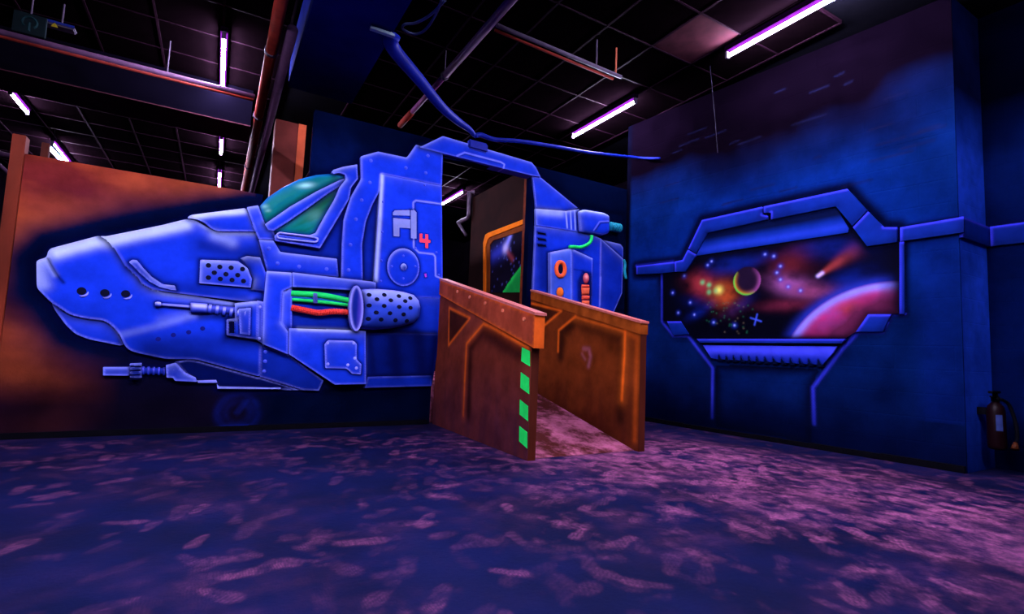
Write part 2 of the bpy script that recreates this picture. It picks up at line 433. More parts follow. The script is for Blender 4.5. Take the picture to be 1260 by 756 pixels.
# ------------------------------------------------------------------ setting: floor, ceiling, walls
def struct(name, mb, m, parent=None, **k):
    o = mb.build(name, m, parent, **k)
    if parent is None: o['kind'] = 'structure'
    return o
def shoe_floor():
    """floor slab; its middle is a fine grid carrying the dust left by shoes and a painted light pool"""
    x0, x1, y0, y1, h = -2.0, 6.1, 0.6, 5.6, 0.0125
    nx, ny = int((x1 - x0) / h) + 1, int((y1 - y0) / h) + 1
    gx, gy = np.linspace(x0, x1, nx), np.linspace(y0, y1, ny)
    X, Y = np.meshgrid(gx, gy)
    P = np.stack([X.ravel(), Y.ravel()], 1)
    haze = vnoise(P, 0.8, 201, 4).reshape(ny, nx); fine = vnoise(P, 3.0, 211, 4).reshape(ny, nx); streak = vnoise(P * (1.0, 2.6), 4.0, 221, 3).reshape(ny, nx)
    brk_ = vnoise(P, 13.0, 231, 4).reshape(ny, nx)
    # where people walk: out of the ramp, plus the lamp's light pool put in on the right
    walk_light = 1.25 * np.exp(-((X - 3.3 - 0.35 * (3.4 - Y)) / 1.3) ** 2) * np.clip((5.0 - Y) / 1.2, 0, 1)
    walk_light = np.maximum(walk_light, 0.85 * np.exp(-((Y - 2.6) / 0.9) ** 2) * np.clip((X - 1.2) / 1.6, 0, 1))
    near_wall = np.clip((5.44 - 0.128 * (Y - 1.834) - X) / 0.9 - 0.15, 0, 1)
    walk_light = walk_light * near_wall
    dens = 0.10 + 0.90 * walk_light
    D = np.clip((haze - 0.30) * 2.1, 0, 1) * np.clip((fine - 0.30) * 2.2, 0, 1) * (0.08 + 0.80 * walk_light) * (0.2 + 1.5 * streak) * np.clip((brk_ - 0.15) * 2.2, 0.2, 1.3)
    r = np.random.default_rng(12)
    def stamp(cx, cy, th, k, L=1.0, cut=0.3):
        nonlocal D
        i0, i1 = int((cx - 0.2 - x0) / h), int((cx + 0.2 - x0) / h); j0, j1 = int((cy - 0.2 - y0) / h), int((cy + 0.2 - y0) / h)
        if i0 < 0 or j0 < 0 or i1 >= nx or j1 >= ny: return
        x, y = X[j0:j1, i0:i1] - cx, Y[j0:j1, i0:i1] - cy
        u, v = (x * math.cos(th) + y * math.sin(th)) / L, (-x * math.sin(th) + y * math.cos(th)) / L
        bend = v - 0.25 * u * u
        wid = 0.038 + 0.014 * np.clip((u + 0.02) / 0.08, 0, 1) - 0.004 * np.exp(-((u + 0.03) / 0.03) ** 2)
        a = np.maximum(np.abs(u) / 0.13, 0) ** 4 + (bend / wid) ** 2
        br = brk_[j0:j1, i0:i1]
        m = np.clip((1.15 - a) / 0.55, 0, 1) * np.clip((br - cut) * 3.2, 0, 1) * (0.7 + 0.3 * np.sin(u * 260 + 40 * v))
        D[j0:j1, i0:i1] = 1 - (1 - D[j0:j1, i0:i1]) * (1 - np.clip(m * k, 0, 0.95))
    n = 0
    while n < 2600:
        cx, cy = r.uniform(x0, x1), r.uniform(y0, y1)
        i, j = int((cx - x0) / h), int((cy - y0) / h)
        if r.random() > 0.12 + 0.88 * dens[j, i]: continue
        k = r.choice([0.12, 0.2, 0.32, 0.55], p=[0.35, 0.3, 0.22, 0.13]) * (0.34 + 0.92 * dens[j, i])
        stamp(cx, cy, r.normal(0.9, 0.9) + (math.pi if r.random() < 0.5 else 0), k, r.uniform(0.62, 0.98), r.uniform(0.15, 0.42)); n += 1
    V = np.zeros((nx * ny + 8, 3), np.float32); V[:nx * ny, 0] = X.ravel(); V[:nx * ny, 1] = Y.ravel()
    o = nx * ny
    V[o:o + 4] = [(-7, -5, 0), (7, -5, 0), (7, 15, 0), (-7, 15, 0)]; V[o + 4:] = [(-7, -5, -.1), (7, -5, -.1), (7, 15, -.1), (-7, 15, -.1)]
    idx = np.arange(o).reshape(ny, nx)
    Q = np.stack([idx[:-1, :-1], idx[:-1, 1:], idx[1:, 1:], idx[1:, :-1]], -1).reshape(-1, 4)
    c = [idx[0, 0], idx[0, -1], idx[-1, -1], idx[-1, 0]]
    ex = [(o, o + 1, c[1], c[0]), (o + 1, o + 2, c[2], c[1]), (o + 2, o + 3, c[3], c[2]), (o + 3, o, c[0], c[3]), (o + 7, o + 6, o + 5, o + 4),
          (o, o + 4, o + 5, o + 1), (o + 1, o + 5, o + 6, o + 2), (o + 2, o + 6, o + 7, o + 3), (o + 3, o + 7, o + 4, o)]
    Q = np.vstack([Q, np.array(ex)]).astype(np.int32)
    me = bpy.data.meshes.new('floor'); me.vertices.add(len(V)); me.vertices.foreach_set('co', V.ravel())
    me.loops.add(Q.size); me.loops.foreach_set('vertex_index', Q.ravel()); me.polygons.add(len(Q))
    me.polygons.foreach_set('loop_start', np.arange(0, Q.size, 4, dtype=np.int32))
    me.update(calc_edges=True); me.validate()
    A = me.attributes.new('dust_light', 'FLOAT', 'POINT'); buf = np.zeros(len(V), np.float32); buf[:o] = D.ravel(); A.data.foreach_set('value', buf)
    return tag(link('floor', me, FLOOR), kind='structure')
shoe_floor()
HC = 4.2
ceiling = struct('ceiling', MB().box((-7, -5, HC + 0.03), (7, 15, HC + 0.15)), BLACK)
SX, SY = 0.62, 0.65
tile_me = None
def tile_at(x, y, m=TILE, nm='ceiling_tile'):
    global tile_me
    if tile_me is None or m is not TILE:
        mb = MB().box((-SX / 2 + 0.012, -SY / 2 + 0.012, 0), (SX / 2 - 0.012, SY / 2 - 0.012, 0.02))
        o = mb.build(nm, m, ceiling)
        if m is TILE: tile_me = o.data
    else:
        o = bpy.data.objects.new(nm, tile_me); COL.objects.link(o); o.parent = ceiling
    o.location = (x, y, HC + 0.008)
def grid(x0, nx, y0, ny):
    for i in range(nx + 1):
        MB().box((x0 + i * SX - 0.011, y0, HC), (x0 + i * SX + 0.011, y0 + ny * SY, HC + 0.03)).build('grid_bar', GRID, ceiling)
    for j in range(ny + 1):
        MB().box((x0, y0 + j * SY - 0.009, HC + 0.001), (x0 + nx * SX, y0 + j * SY + 0.009, HC + 0.03)).build('grid_bar', GRID, ceiling)
    for i in range(nx):
        for j in range(ny):
            x, y = x0 + (i + .5) * SX, y0 + (j + .5) * SY
            if abs(x - 4.15) < 0.2 and abs(y - 3.545) < 0.2: tile_at(x, y, TILE_LIGHT, 'pale_ceiling_tile')
            else: tile_at(x, y)
grid(1.36, 6, 2.57, 13)          # over the hall
grid(-3.90, 7, 5.10, 14)         # over the next bay, behind the ship wall

# ship wall: low board on the left, canopy cut-out, tall wall with the doorway
TALL = 3.254; LOW = 2.275
OX0, DOORL, DOORR = -1.44, 2.150, 3.355
canopy_top = [(0.291,2.171),(0.345,2.256),(0.461,2.372),(0.612,2.492),(0.771,2.570),(0.921,2.617)]
wall_poly = [(OX0, 0.0), (DOORL, 0.0), (DOORL, 3.07), (DOORR, 3.13), (DOORR, 0.0), (5.02, 0.0), (5.02, TALL), (2.62, TALL + 0.005)] + \
    [(2.10, 3.262)] + [(0.713, TALL), (0.713, 2.55)] + [(p[0], p[1] - 0.02) for p in canopy_top[::-1] if p[0] < 0.70] + [(0.30, 2.27), (0.0, LOW), (OX0, LOW)]
SHIP_HALO = [(-1.291,1.412),(-1.218,1.542),(-0.915,1.682),(-0.305,1.941),(0.177,2.134),(0.28,2.169),(0.642,2.488),(1.179,2.725),(1.204,2.865),(1.704,2.972),(1.808,3.149),(2.126,3.325),(3.357,3.290),(3.489,3.135),(4.150,2.843),(4.910,2.861),(4.999,2.459),(4.997,1.520),(3.395,1.395),(2.254,0.747),(2.164,0.434),(1.403,0.38),(1.010,0.381),(0.34,0.458),(-0.249,0.657),(-0.62,0.716),(-0.68,0.755),(-0.913,0.807),(-1.028,0.861),(-1.172,1.092),(-1.271,1.195)]
def wall_paint(V, poly):
    x, z = V[:, 0], V[:, 1]
    n1 = vnoise(V * (1.0, 2.4), 1.6, 11, 4); n2 = vnoise(V * (1, 1.6), 0.9, 31, 3)
    col = np.tile(np.array((0.56, 0.110, 0.008)), (len(V), 1)) * np.clip(3.4 * n1 - 0.95, 0.12, 2)[:, None]
    col = lerp(col, (0.26, 0.026, 0.030), np.clip((n2 - 0.47) * 2.5, 0, 0.6))
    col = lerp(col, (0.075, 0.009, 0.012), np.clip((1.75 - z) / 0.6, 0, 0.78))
    d = line_dist(V, SHIP_HALO, True); ins = inside(V, SHIP_HALO); d[ins] = 0
    navy = np.array((0.001, 0.004, 0.030))
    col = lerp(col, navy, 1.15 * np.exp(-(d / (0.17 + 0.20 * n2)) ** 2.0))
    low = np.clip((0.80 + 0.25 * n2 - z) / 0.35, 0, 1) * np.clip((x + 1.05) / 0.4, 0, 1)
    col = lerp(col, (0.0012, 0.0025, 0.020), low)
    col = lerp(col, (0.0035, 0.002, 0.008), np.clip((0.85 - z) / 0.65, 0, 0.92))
    right = np.clip((x - 0.25) / 0.3, 0, 1)
    col = lerp(col, (0.0006, 0.0025, 0.016), right)
    col = lerp(col, (0.0015, 0.008, 0.07), right * 0.8 * np.exp(-((x - 0.95) / 0.35) ** 2 - ((z - 2.75) / 0.25) ** 2))
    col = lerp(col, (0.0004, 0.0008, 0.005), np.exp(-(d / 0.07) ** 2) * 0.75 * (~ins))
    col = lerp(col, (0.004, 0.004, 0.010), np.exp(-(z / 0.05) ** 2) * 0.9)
    # a half wiped round mark under the ship
    for c, r, k in (([(0.246,0.171)][0], 0.17, 0.20), ([(0.246,0.171)][0], 0.10, 0.12)):
        dd = np.abs(np.hypot(x - c[0], z - c[1]) - r); col = lerp(col, (0.004, 0.02, 0.30), k * np.exp(-(dd / 0.03) ** 2) * np.clip(vnoise(V, 9, 5) * 1.6, 0, 1))
    col = lerp(col, (0.006, 0.03, 0.4), 0.35 * np.exp(-(line_dist(V, [(0.13,0.04),(0.324,0.0403)]) / 0.02) ** 2))
    col = lerp(col, (0.006, 0.03, 0.4), 0.15 * np.exp(-(line_dist(V, [(0.239,0.171),(0.306,0.275)]) / 0.02) ** 2))
    return col
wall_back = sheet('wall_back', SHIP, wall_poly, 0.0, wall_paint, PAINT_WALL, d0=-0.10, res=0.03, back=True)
tag(wall_back, kind='structure')
# door jamb lining in brown paint
trim = MB().box((DOORR + 0.001, YW + 0.002, 0.44), (DOORR + 0.10, YW + 0.16, 3.125))
struct('trim_1', trim, mat('jamb_brown', (0.16, 0.030, 0.010), 0.7, var=0.4))

# right wall with its own mural paint
RLEN = 3.671
MURAL_HALO = [(0.199,2.118),(0.81,2.111),(0.941,2.118),(1.015,2.250),(1.212,2.590),(2.823,2.615),(2.997,2.358),(3.126,2.172),(3.237,2.153),(3.222,1.354),(3.167,1.334),(3.099,1.176),(2.886,1.173),(2.900,1.181),(2.483,0.608),(2.509,0.136),(1.381,0.0552),(1.375,0.743),(1.025,1.139),(0.817,1.139),(0.815,1.141),(0.711,1.318),(0.637,1.328),(0.625,1.967),(0.203,2.001)]
RSTROKES = [
    ([(0.2,2.112),(0.799,2.103)], 0.016, 1.0), ([(0.628,1.976),(0.641,1.319),(0.815,1.141),(1.040,1.141)], 0.014, 0.85), ([(0.641,1.328),(0.9,1.323)], 0.012, 0.8),
    ([(0.817,1.139),(1.030,1.139),(1.375,0.75),(1.371,0.165)], 0.016, 0.8), ([(2.900,1.175),(2.776,1.026),(2.489,0.609),(2.498,0.244)], 0.016, 0.8), ([(2.886,1.177),(3.099,1.176),(3.170,1.334),(3.275,1.341)], 0.014, 0.75)]
def right_paint(V, poly):
    a, z = V[:, 0], V[:, 1]
    n1 = vnoise(V, 1.3, 41, 4); n2 = vnoise(V * (0.6, 2.0), 2.0, 51, 3)
    col = np.tile(np.array((0.0012, 0.0105, 0.075)), (len(V), 1)) * (0.25 + 1.4 * n1)[:, None]
    d = line_dist(V, MURAL_HALO, True); ins = inside(V, MURAL_HALO)
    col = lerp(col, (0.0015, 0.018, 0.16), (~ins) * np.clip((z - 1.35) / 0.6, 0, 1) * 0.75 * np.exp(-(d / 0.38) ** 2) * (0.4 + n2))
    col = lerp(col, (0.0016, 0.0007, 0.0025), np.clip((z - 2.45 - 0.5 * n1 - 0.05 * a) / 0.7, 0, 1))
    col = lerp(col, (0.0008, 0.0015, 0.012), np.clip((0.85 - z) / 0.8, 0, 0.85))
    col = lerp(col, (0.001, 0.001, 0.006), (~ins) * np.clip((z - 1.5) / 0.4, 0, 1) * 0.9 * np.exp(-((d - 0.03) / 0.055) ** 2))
    sill = np.array([(1.415,0.801),(2.574,0.805)])
    # niche under the sill
    niche = [(1.415,0.79),(2.550,0.804),(2.477,0.601),(2.472,0.0514),(1.417,0.0714),(1.412,0.707)]
    i2 = inside(V, niche); dn = line_dist(V, niche, True)
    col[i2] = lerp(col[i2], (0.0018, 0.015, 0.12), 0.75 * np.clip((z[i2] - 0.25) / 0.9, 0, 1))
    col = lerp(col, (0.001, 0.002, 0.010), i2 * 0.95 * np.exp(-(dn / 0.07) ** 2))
    for pts, w, k in RSTROKES:
        q = line_dist(V, pts)
        col = lerp(col, (0.0015, 0.004, 0.03), 0.5 * k * np.exp(-(q / (w * 3.5)) ** 2))
        col = lerp(col, (0.030, 0.040, 0.62), k * np.exp(-(q / w) ** 2) * np.clip((z + 0.05) / 0.55, 0.15, 1))
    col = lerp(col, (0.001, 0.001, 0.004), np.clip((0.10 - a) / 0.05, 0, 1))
    col = lerp(col, (0.002, 0.011, 0.12), np.clip((a - RLEN + 0.35) / 0.3, 0, 0.4) * (z < 2.2) * (z > 0.4))
    r = np.random.default_rng(3)
    for q in range(26):          # scuffs and scratches
        a0, z0 = r.uniform(0.3, 3.5), r.uniform(2.6, 4.0); l = r.uniform(0.05, 0.35)
        col = lerp(col, (0.006, 0.007, 0.03), 0.5 * np.exp(-(line_dist(V, [(a0, z0), (a0 + l, z0 + 0.01)]) / 0.010) ** 2))
    return col
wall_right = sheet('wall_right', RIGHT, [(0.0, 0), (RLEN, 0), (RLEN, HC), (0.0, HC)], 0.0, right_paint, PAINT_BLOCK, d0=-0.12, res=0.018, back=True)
tag(wall_right, kind='structure')
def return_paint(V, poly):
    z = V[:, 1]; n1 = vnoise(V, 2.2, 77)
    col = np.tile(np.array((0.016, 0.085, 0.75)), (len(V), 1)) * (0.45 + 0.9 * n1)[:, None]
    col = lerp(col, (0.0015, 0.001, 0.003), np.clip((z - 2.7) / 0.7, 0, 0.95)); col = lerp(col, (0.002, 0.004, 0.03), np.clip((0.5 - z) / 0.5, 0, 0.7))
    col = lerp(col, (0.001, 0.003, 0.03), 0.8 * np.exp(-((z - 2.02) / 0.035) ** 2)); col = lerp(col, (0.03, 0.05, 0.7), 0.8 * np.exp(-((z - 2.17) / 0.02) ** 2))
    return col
RET = Surf((5.468, 1.836), (1, 0))
tag(sheet('wall_return', RET, [(0, 0), (0.60, 0), (0.60, HC), (0, HC)], 0.0, return_paint, PAINT_BLOCK, d0=-0.12, res=0.05, back=True), kind='structure')
ALC = Surf((6.062, 1.836), (0.05, -1))
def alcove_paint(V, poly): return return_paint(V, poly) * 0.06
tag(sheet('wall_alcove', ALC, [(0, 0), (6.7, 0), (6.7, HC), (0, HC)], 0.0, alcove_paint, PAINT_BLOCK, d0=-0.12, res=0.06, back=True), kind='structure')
# loose dark skirting along the right wall
sk = MB()
for i in range(12):
    a0, a1 = 0.1 + i * 0.297, 0.1 + (i + 1) * 0.297; h = 0.045 + 0.014 * random.random()
    p = [RIGHT.pt(a0, 0, 0.001), RIGHT.pt(a1, 0, 0.001), RIGHT.pt(a1, 0, 0.03 + 0.012 * random.random()), RIGHT.pt(a0, 0, 0.034)]
    sk.add(p + [q + Vector((0, 0, h)) for q in p], [(0, 1, 2, 3), (4, 5, 6, 7), (0, 1, 5, 4), (1, 2, 6, 5), (2, 3, 7, 6), (3, 0, 4, 7)])
struct('baseboard_right', sk, BLACK)
struct('baseboard_back', MB().box((OX0, YW - 0.015, 0), (2.12, YW - 0.001, 0.05)), BLACK)

# far walls of the hall
struct('wall_far', MB().box((-7, 14.6, 0), (7, 14.8, HC)), DARKWALL)
struct('wall_left', MB().box((-7, -5, 0), (-6.8, 15, HC)), DARKWALL)
struct('wall_front', MB().box((-7, -5, 0), (7, -4.8, HC)), DARKWALL)
struct('wall_side', MB().box((6.6, -5, 0), (6.8, 15, HC)), DARKWALL)
# dropped beam across the next bay, shade and bounced light put into its two colours
beam = struct('trim_2', MB().box((-6.8, 7.54, 3.715), (0.19, 8.18, HC)), mat('beam_shade', (0.0018, 0.0014, 0.004), 0.8, var=0.4, scale=2, spec=0.0))
MB().box((-6.8, 7.54, 3.70), (0.19, 8.18, 3.714)).build('soffit_bounce', mat('soffit_bounce_tint', (0.050, 0.017, 0.026), 0.8, var=0.4, scale=2, spec=0.005), beam)  # underside sheet, lighter to carry the light bounced off the floor

# ------------------------------------------------------------------ the spaceship on the wall
ship = thing('spaceship_mural', 'blue airbrushed spaceship with green cockpit glass covering the plywood wall', 'mural', (1.2, YW, 0))
def part(name, poly, d, paint=None, parent=ship, r=0.0, m=PAINT, **k):
    if r: poly = rnd(poly, r)
    return sheet(name, SHIP, poly, d, paint or ship_paint(), m, parent, d0=k.pop('d0', 0.001), **k)

bays = []
# dark backing boards seen in the recesses
part('recess_board', [(1.055,2.642),(1.224,2.660),(1.442,2.688),(1.515,1.557),(1.050,1.507),(0.4,1.510),(0.292,1.815),(0.585,1.990)], 0.008, ship_paint(0.45, 0.1, 0.1, 0.5))
part('chin_plate', [(-1.172,1.094),(-1.139,1.027),(-1.064,0.915),(-0.992,0.839),(-0.9,0.801),(-0.689,0.758),(-0.664,0.771),(-0.711,0.871),(-0.801,0.975),(-0.916,0.989),(-1.018,1.010),(-1.099,1.054)], 0.016, ship_paint(0.95, 0.25, 1.0, 0.3), r=0.03)
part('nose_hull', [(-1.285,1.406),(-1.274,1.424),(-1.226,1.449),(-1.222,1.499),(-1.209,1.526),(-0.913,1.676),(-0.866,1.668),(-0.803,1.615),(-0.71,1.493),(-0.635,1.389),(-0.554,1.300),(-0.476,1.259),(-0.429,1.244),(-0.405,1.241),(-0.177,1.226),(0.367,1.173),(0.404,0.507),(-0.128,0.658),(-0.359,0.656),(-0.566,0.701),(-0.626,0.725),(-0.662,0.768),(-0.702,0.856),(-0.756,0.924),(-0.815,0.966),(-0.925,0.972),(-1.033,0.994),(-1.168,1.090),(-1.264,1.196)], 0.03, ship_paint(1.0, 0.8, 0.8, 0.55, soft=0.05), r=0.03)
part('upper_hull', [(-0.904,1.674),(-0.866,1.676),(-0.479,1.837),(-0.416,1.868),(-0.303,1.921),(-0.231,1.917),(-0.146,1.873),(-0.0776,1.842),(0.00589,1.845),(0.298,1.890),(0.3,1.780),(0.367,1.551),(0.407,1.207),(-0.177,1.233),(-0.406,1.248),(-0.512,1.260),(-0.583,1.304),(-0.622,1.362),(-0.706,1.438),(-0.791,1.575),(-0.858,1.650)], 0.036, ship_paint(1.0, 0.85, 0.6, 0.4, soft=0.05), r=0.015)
part('nose_strake', [(-0.689,1.476),(-0.669,1.499),(-0.635,1.500),(-0.589,1.443),(-0.521,1.370),(-0.434,1.311),(-0.343,1.308),(-0.328,1.266),(-0.375,1.268),(-0.452,1.283),(-0.53,1.324),(-0.609,1.395),(-0.656,1.447)], 0.044, ship_paint(1.0, 0.7, 1.0, 0.4, soft=0.03), r=0.008)
part('canopy_fairing', [(-0.305,1.928),(-0.275,1.962),(0.159,2.104),(0.264,1.891),(-0.0552,1.845),(-0.105,1.861),(-0.163,1.909),(-0.226,1.930)], 0.045, ship_paint(1.0, 0.9, 0.8, 0.5, soft=0.04), r=0.02)

GREEN = np.array((0.001, 0.34, 0.15)); TEAL = np.array((0.001, 0.17, 0.30))
def glass_paint(V, poly):
    x, z = V[:, 0], V[:, 1]
    n = vnoise(V @ np.array(((0.8, -0.6), (0.6, 0.8))) * (1, 4), 3.0, 8)
    col = np.tile(GREEN * 0.62, (len(V), 1))
    col = lerp(col, TEAL, np.clip(n * 1.6 - 0.35, 0, 1) * 0.7); col = lerp(col, GREEN * 0.16, np.clip((0.55 - n) * 2, 0, 0.7))
    d = line_dist(V, poly, True); col = lerp(col, (0.01, 0.16, 0.62), 0.8 * np.exp(-(d / 0.025) ** 2))
    for c, rx, rz, k in (([(0.675,2.431)][0], 0.07, 0.025, 0.9), ([(0.319,2.150)][0], 0.03, 0.02, 0.5), ([(0.352,2.114)][0], 0.025, 0.015, 0.4), ([(0.794,2.147)][0], 0.09, 0.06, 0.15)):
        q = ((x - c[0]) * 0.95 + (z - c[1]) * 0.3) / rx, ((z - c[1]) * 0.95 - (x - c[0]) * 0.3) / rz
        col = lerp(col, (0.35, 0.85, 0.75), k * np.exp(-(q[0] ** 2 + q[1] ** 2)))
    return col
GLASSP = paint_mat('glossy_canopy_paint', rough=0.35, var=0.12, scale=6, spec=0.04)
part('canopy_glass', [(0.275,2.145),(0.289,2.169),(0.343,2.251),(0.458,2.367),(0.608,2.486),(0.766,2.564),(0.916,2.611),(1.019,2.615),(1.056,2.591),(0.99,2.527),(0.781,2.362),(0.551,2.169),(0.392,2.003),(0.334,1.968),(0.298,2.047)], 0.02, glass_paint, m=GLASSP, bulge=0.03, bw=0.25, d0=-0.05)
part('canopy_pane', [(0.392,1.909),(0.543,2.063),(0.708,2.223),(0.879,2.399),(1.009,2.507),(0.97,2.325),(0.88,2.146),(0.794,1.945),(0.746,1.920),(0.491,1.916)], 0.018, glass_paint, m=GLASSP, bulge=0.015, bw=0.2)
part('canopy_pillar', [(0.166,2.112),(0.262,2.148),(0.291,2.075),(0.331,1.984),(0.406,1.958),(0.412,1.917),(0.449,1.837),(0.291,1.822),(0.247,1.916)], 0.05, ship_paint(0.95, 0.5, 0.9, 0.3), r=0.01)
part('canopy_bar', [(0.332,1.971),(0.36,2.001),(0.547,2.188),(0.775,2.383),(0.984,2.541),(1.048,2.581),(1.063,2.545),(0.876,2.374),(0.706,2.199),(0.542,2.040),(0.414,1.921),(0.365,1.926)], 0.055, ship_paint(0.95, 0.35, 0.8, 0.3, soft=0.03), r=0.01)
post = part('canopy_post', [(0.906,2.618),(0.925,2.641),(1.016,2.694),(1.159,2.752),(1.177,2.599),(1.114,2.493),(1.100,2.361),(0.965,2.061),(0.851,1.810),(0.433,1.826),(0.424,1.871),(0.458,1.908),(0.488,1.915),(0.741,1.926),(0.798,1.957),(0.874,2.148),(0.955,2.334),(1,2.479),(1.055,2.569),(1.041,2.616),(0.986,2.623),(0.928,2.598)], 0.06, ship_paint(1.0, 0.45, 0.9, 0.4, soft=0.04), r=0.008)
hb = MB(); hp = [SHIP.pt(a, z, 0.075) for a, z in smooth_line([(0.446,1.884),(0.465,1.904),(0.519,1.907),(0.79,1.907),(0.818,1.888),(0.806,1.867),(0.761,1.860),(0.492,1.852),(0.453,1.860),(0.444,1.876)], 3)]
hb.tube(hp + [hp[0]], 0.009, 8).build('grab_handle', mat('pale_blue_paint', (0.30, 0.34, 0.95), 0.4), post, smooth=True)
part('cockpit_side', [(0.292,1.821),(0.42,1.829),(0.489,1.725),(0.567,1.723),(1.026,1.725),(1.056,1.541),(0.74,1.532),(0.39,1.509)], 0.04, ship_paint(1.0, 0.35, 0.6, 0.4), r=0.008)
part('collar', [(1.193,2.851),(1.224,2.870),(1.373,2.948),(1.689,2.955),(1.716,2.985),(1.791,3.128),(2.118,3.128),(2.128,2.723),(1.422,2.710),(1.416,2.516),(1.346,2.345),(1.293,2.157),(1.270,1.911),(1.303,1.522),(1.083,1.520),(1.067,1.882),(1.065,2.141),(1.117,2.391),(1.213,2.609)], 0.045, ship_paint(1.0, 0.3, 0.75, 0.25, soft=0.04), r=0.01, d0=-0.05)
side = part('side_plate', [(1.423,2.712),(2.130,2.725),(2.202,1.653),(2.220,1.420),(1.423,1.379),(1.414,1.526),(1.422,1.535),(1.420,2.246)], 0.038, ship_paint(1.0, 0.12, 0.45, 0.25), r=0.006)
EMB = (0.22, 0.27, 0.62)
for pl in ([(1.599,2.337),(1.767,2.369),(1.771,2.307),(1.580,2.279),(1.578,2.310)], [(1.584,2.250),(1.780,2.264),(1.787,2.166),(1.661,2.155),(1.667,2.055),(1.603,2.050)], [(1.779,2.371),(1.821,2.378),(1.846,2.357),(1.864,2.061),(1.800,2.057)]):
    tag(part('emblem', pl, 0.041, flat(EMB), side, d0=0.038), 'pale grey angular letter emblem')
tag(part('number_four', [(1.896,2.122),(1.930,2.127),(1.933,2.072),(1.967,2.072),(1.964,2.128),(1.998,2.128),(2.002,2.068),(2.029,2.067),(2.030,2.037),(2.004,2.035),(2.007,1.970),(1.973,1.970),(1.970,2.028),(1.902,2.027)], 0.041, flat((0.95, 0.06, 0.10)), side, d0=0.038), 'red figure 4')
part('paint_mark', [(1.979,1.677),(2.003,1.682),(2.010,1.643),(1.991,1.637)], 0.041, flat((0.45, 0.05, 0.6)), side, d0=0.038)
RC = [(1.734,1.722)][0]; RX = 0.182; RZ = 0.208
ring = ellipse(RC, RX, RZ, 40)
rh = part('round_hatch', ring, 0.047, ship_paint(0.95, 0.5, 1.0, 0.5, soft=0.03), side, d0=0.038)
part('hatch_boss', ellipse(RC, 0.035, 0.04, 16), 0.052, ship_paint(0.5, 0.9, 0.8, 0.3, soft=0.03), side, d0=0.047, bulge=0.012, bw=0.03)

# gun mount, cable bay and pod
part('gun_mount', [(0.379,1.518),(0.601,1.526),(0.614,1.390),(0.534,1.336),(0.542,1.034),(0.612,0.95),(0.626,0.729),(0.396,0.82),(0.377,1.219)], 0.085, ship_paint(1.0, 0.6, 0.75, 0.3, soft=0.045), r=0.008)
part('mount_flap', [(0.617,1.390),(0.65,0.941),(0.614,0.947),(0.546,1.031),(0.538,1.336)], 0.065, ship_paint(1.0, 0.5, 0.9, 0.3), r=0.008)
bay = part('cable_bay', [(0.607,1.406),(1.269,1.434),(1.317,0.984),(0.626,0.973)], 0.022, ship_paint(0.55, 0.05, 0.1, 0.6))
def cable(nm, c, pts, r, ribs=0):
    mb = MB(); path = smooth_line(pts, 5); P = [SHIP.pt(a, z, 0.024 + r) for a, z in path]
    if ribs:
        n = len(P) * 3; Q = []
        for i in range(n):
            t = i / (n - 1) * (len(P) - 1); k = min(int(t), len(P) - 2); Q.append(P[k].lerp(P[k + 1], t - k))
        mb.tube(Q, [r * (1.0 if i % 2 else 0.8) for i in range(n)], 10)
    else: mb.tube(P, r, 10)
    return mb.build(nm, c, bay, smooth=not ribs)
GRN = mat('fluorescent_green_paint', (0.01, 0.75, 0.12), 0.4, var=0.1); REDC = mat('fluorescent_red_paint', (0.85, 0.05, 0.035), 0.5, var=0.15)
cable('green_cable', GRN, [(0.614,1.325),(0.818,1.333),(0.995,1.324),(1.254,1.292)], 0.030)
cable('green_cable', GRN, [(0.618,1.267),(0.822,1.267),(0.999,1.263),(1.257,1.254)], 0.020)
cable('blue_cable', mat('teal_paint', (0.01, 0.16, 0.6), 0.5), [(0.617,1.291),(0.82,1.296),(0.997,1.291),(1.256,1.269)], 0.018)
cable('red_cable', REDC, [(0.624,1.185),(0.743,1.170),(0.883,1.153),(1.023,1.177),(1.224,1.182)], 0.034, 1)
part('cable_clip', [(0.814,1.347),(0.852,1.347),(0.863,1.245),(0.824,1.248)], 0.088, ship_paint(0.5, 0.2, 0.3), bay, d0=0.02)
part('pod_bar', [(0.609,1.531),(0.975,1.526),(1.384,1.522),(1.433,1.516),(1.438,1.446),(1.239,1.415),(0.619,1.391)], 0.075, ship_paint(1.0, 0.4, 0.7, 0.4), r=0.006)
pod = part('pod_panel', [(0.619,0.982),(1.361,0.999),(1.401,0.446),(1.086,0.439),(0.634,0.733)], 0.075, ship_paint(1.0, 0.35, 0.75, 0.3), r=0.008)
part('access_hatch', [(0.958,0.841),(0.99,0.883),(1.236,0.89),(1.275,0.858),(1.286,0.698),(1.338,0.649),(1.337,0.547),(1.249,0.55),(1.191,0.603),(0.982,0.604)], 0.086, ship_paint(0.95, 0.25, 1.1, 0.2), pod, r=0.01, d0=0.075)
part('stern_plate', [(1.435,1.401),(2.214,1.437),(2.214,1.010),(1.384,0.99),(1.372,1.171)], 0.03, ship_paint(0.85, 0.15, 0.5, 0.4))
part('scorched_panel', [(1.384,0.984),(2.214,1.010),(2.145,0.421),(1.390,0.4),(1.410,0.442)], 0.032, ship_paint(0.22, 0.0, 0.15, 0.0))
part('scorched_panel_sill', [(1.423,0.519),(2.136,0.543),(2.139,0.425),(1.400,0.404)], 0.036, ship_paint(0.75, 0.0, 0.3, 0.6))
part('belly_panel', [(0.38,0.815),(0.642,0.723),(0.984,0.477),(0.948,0.375),(0.801,0.379),(0.403,0.507)], 0.028, ship_paint(0.5, 0.0, 0.5, 0.9), r=0.006)
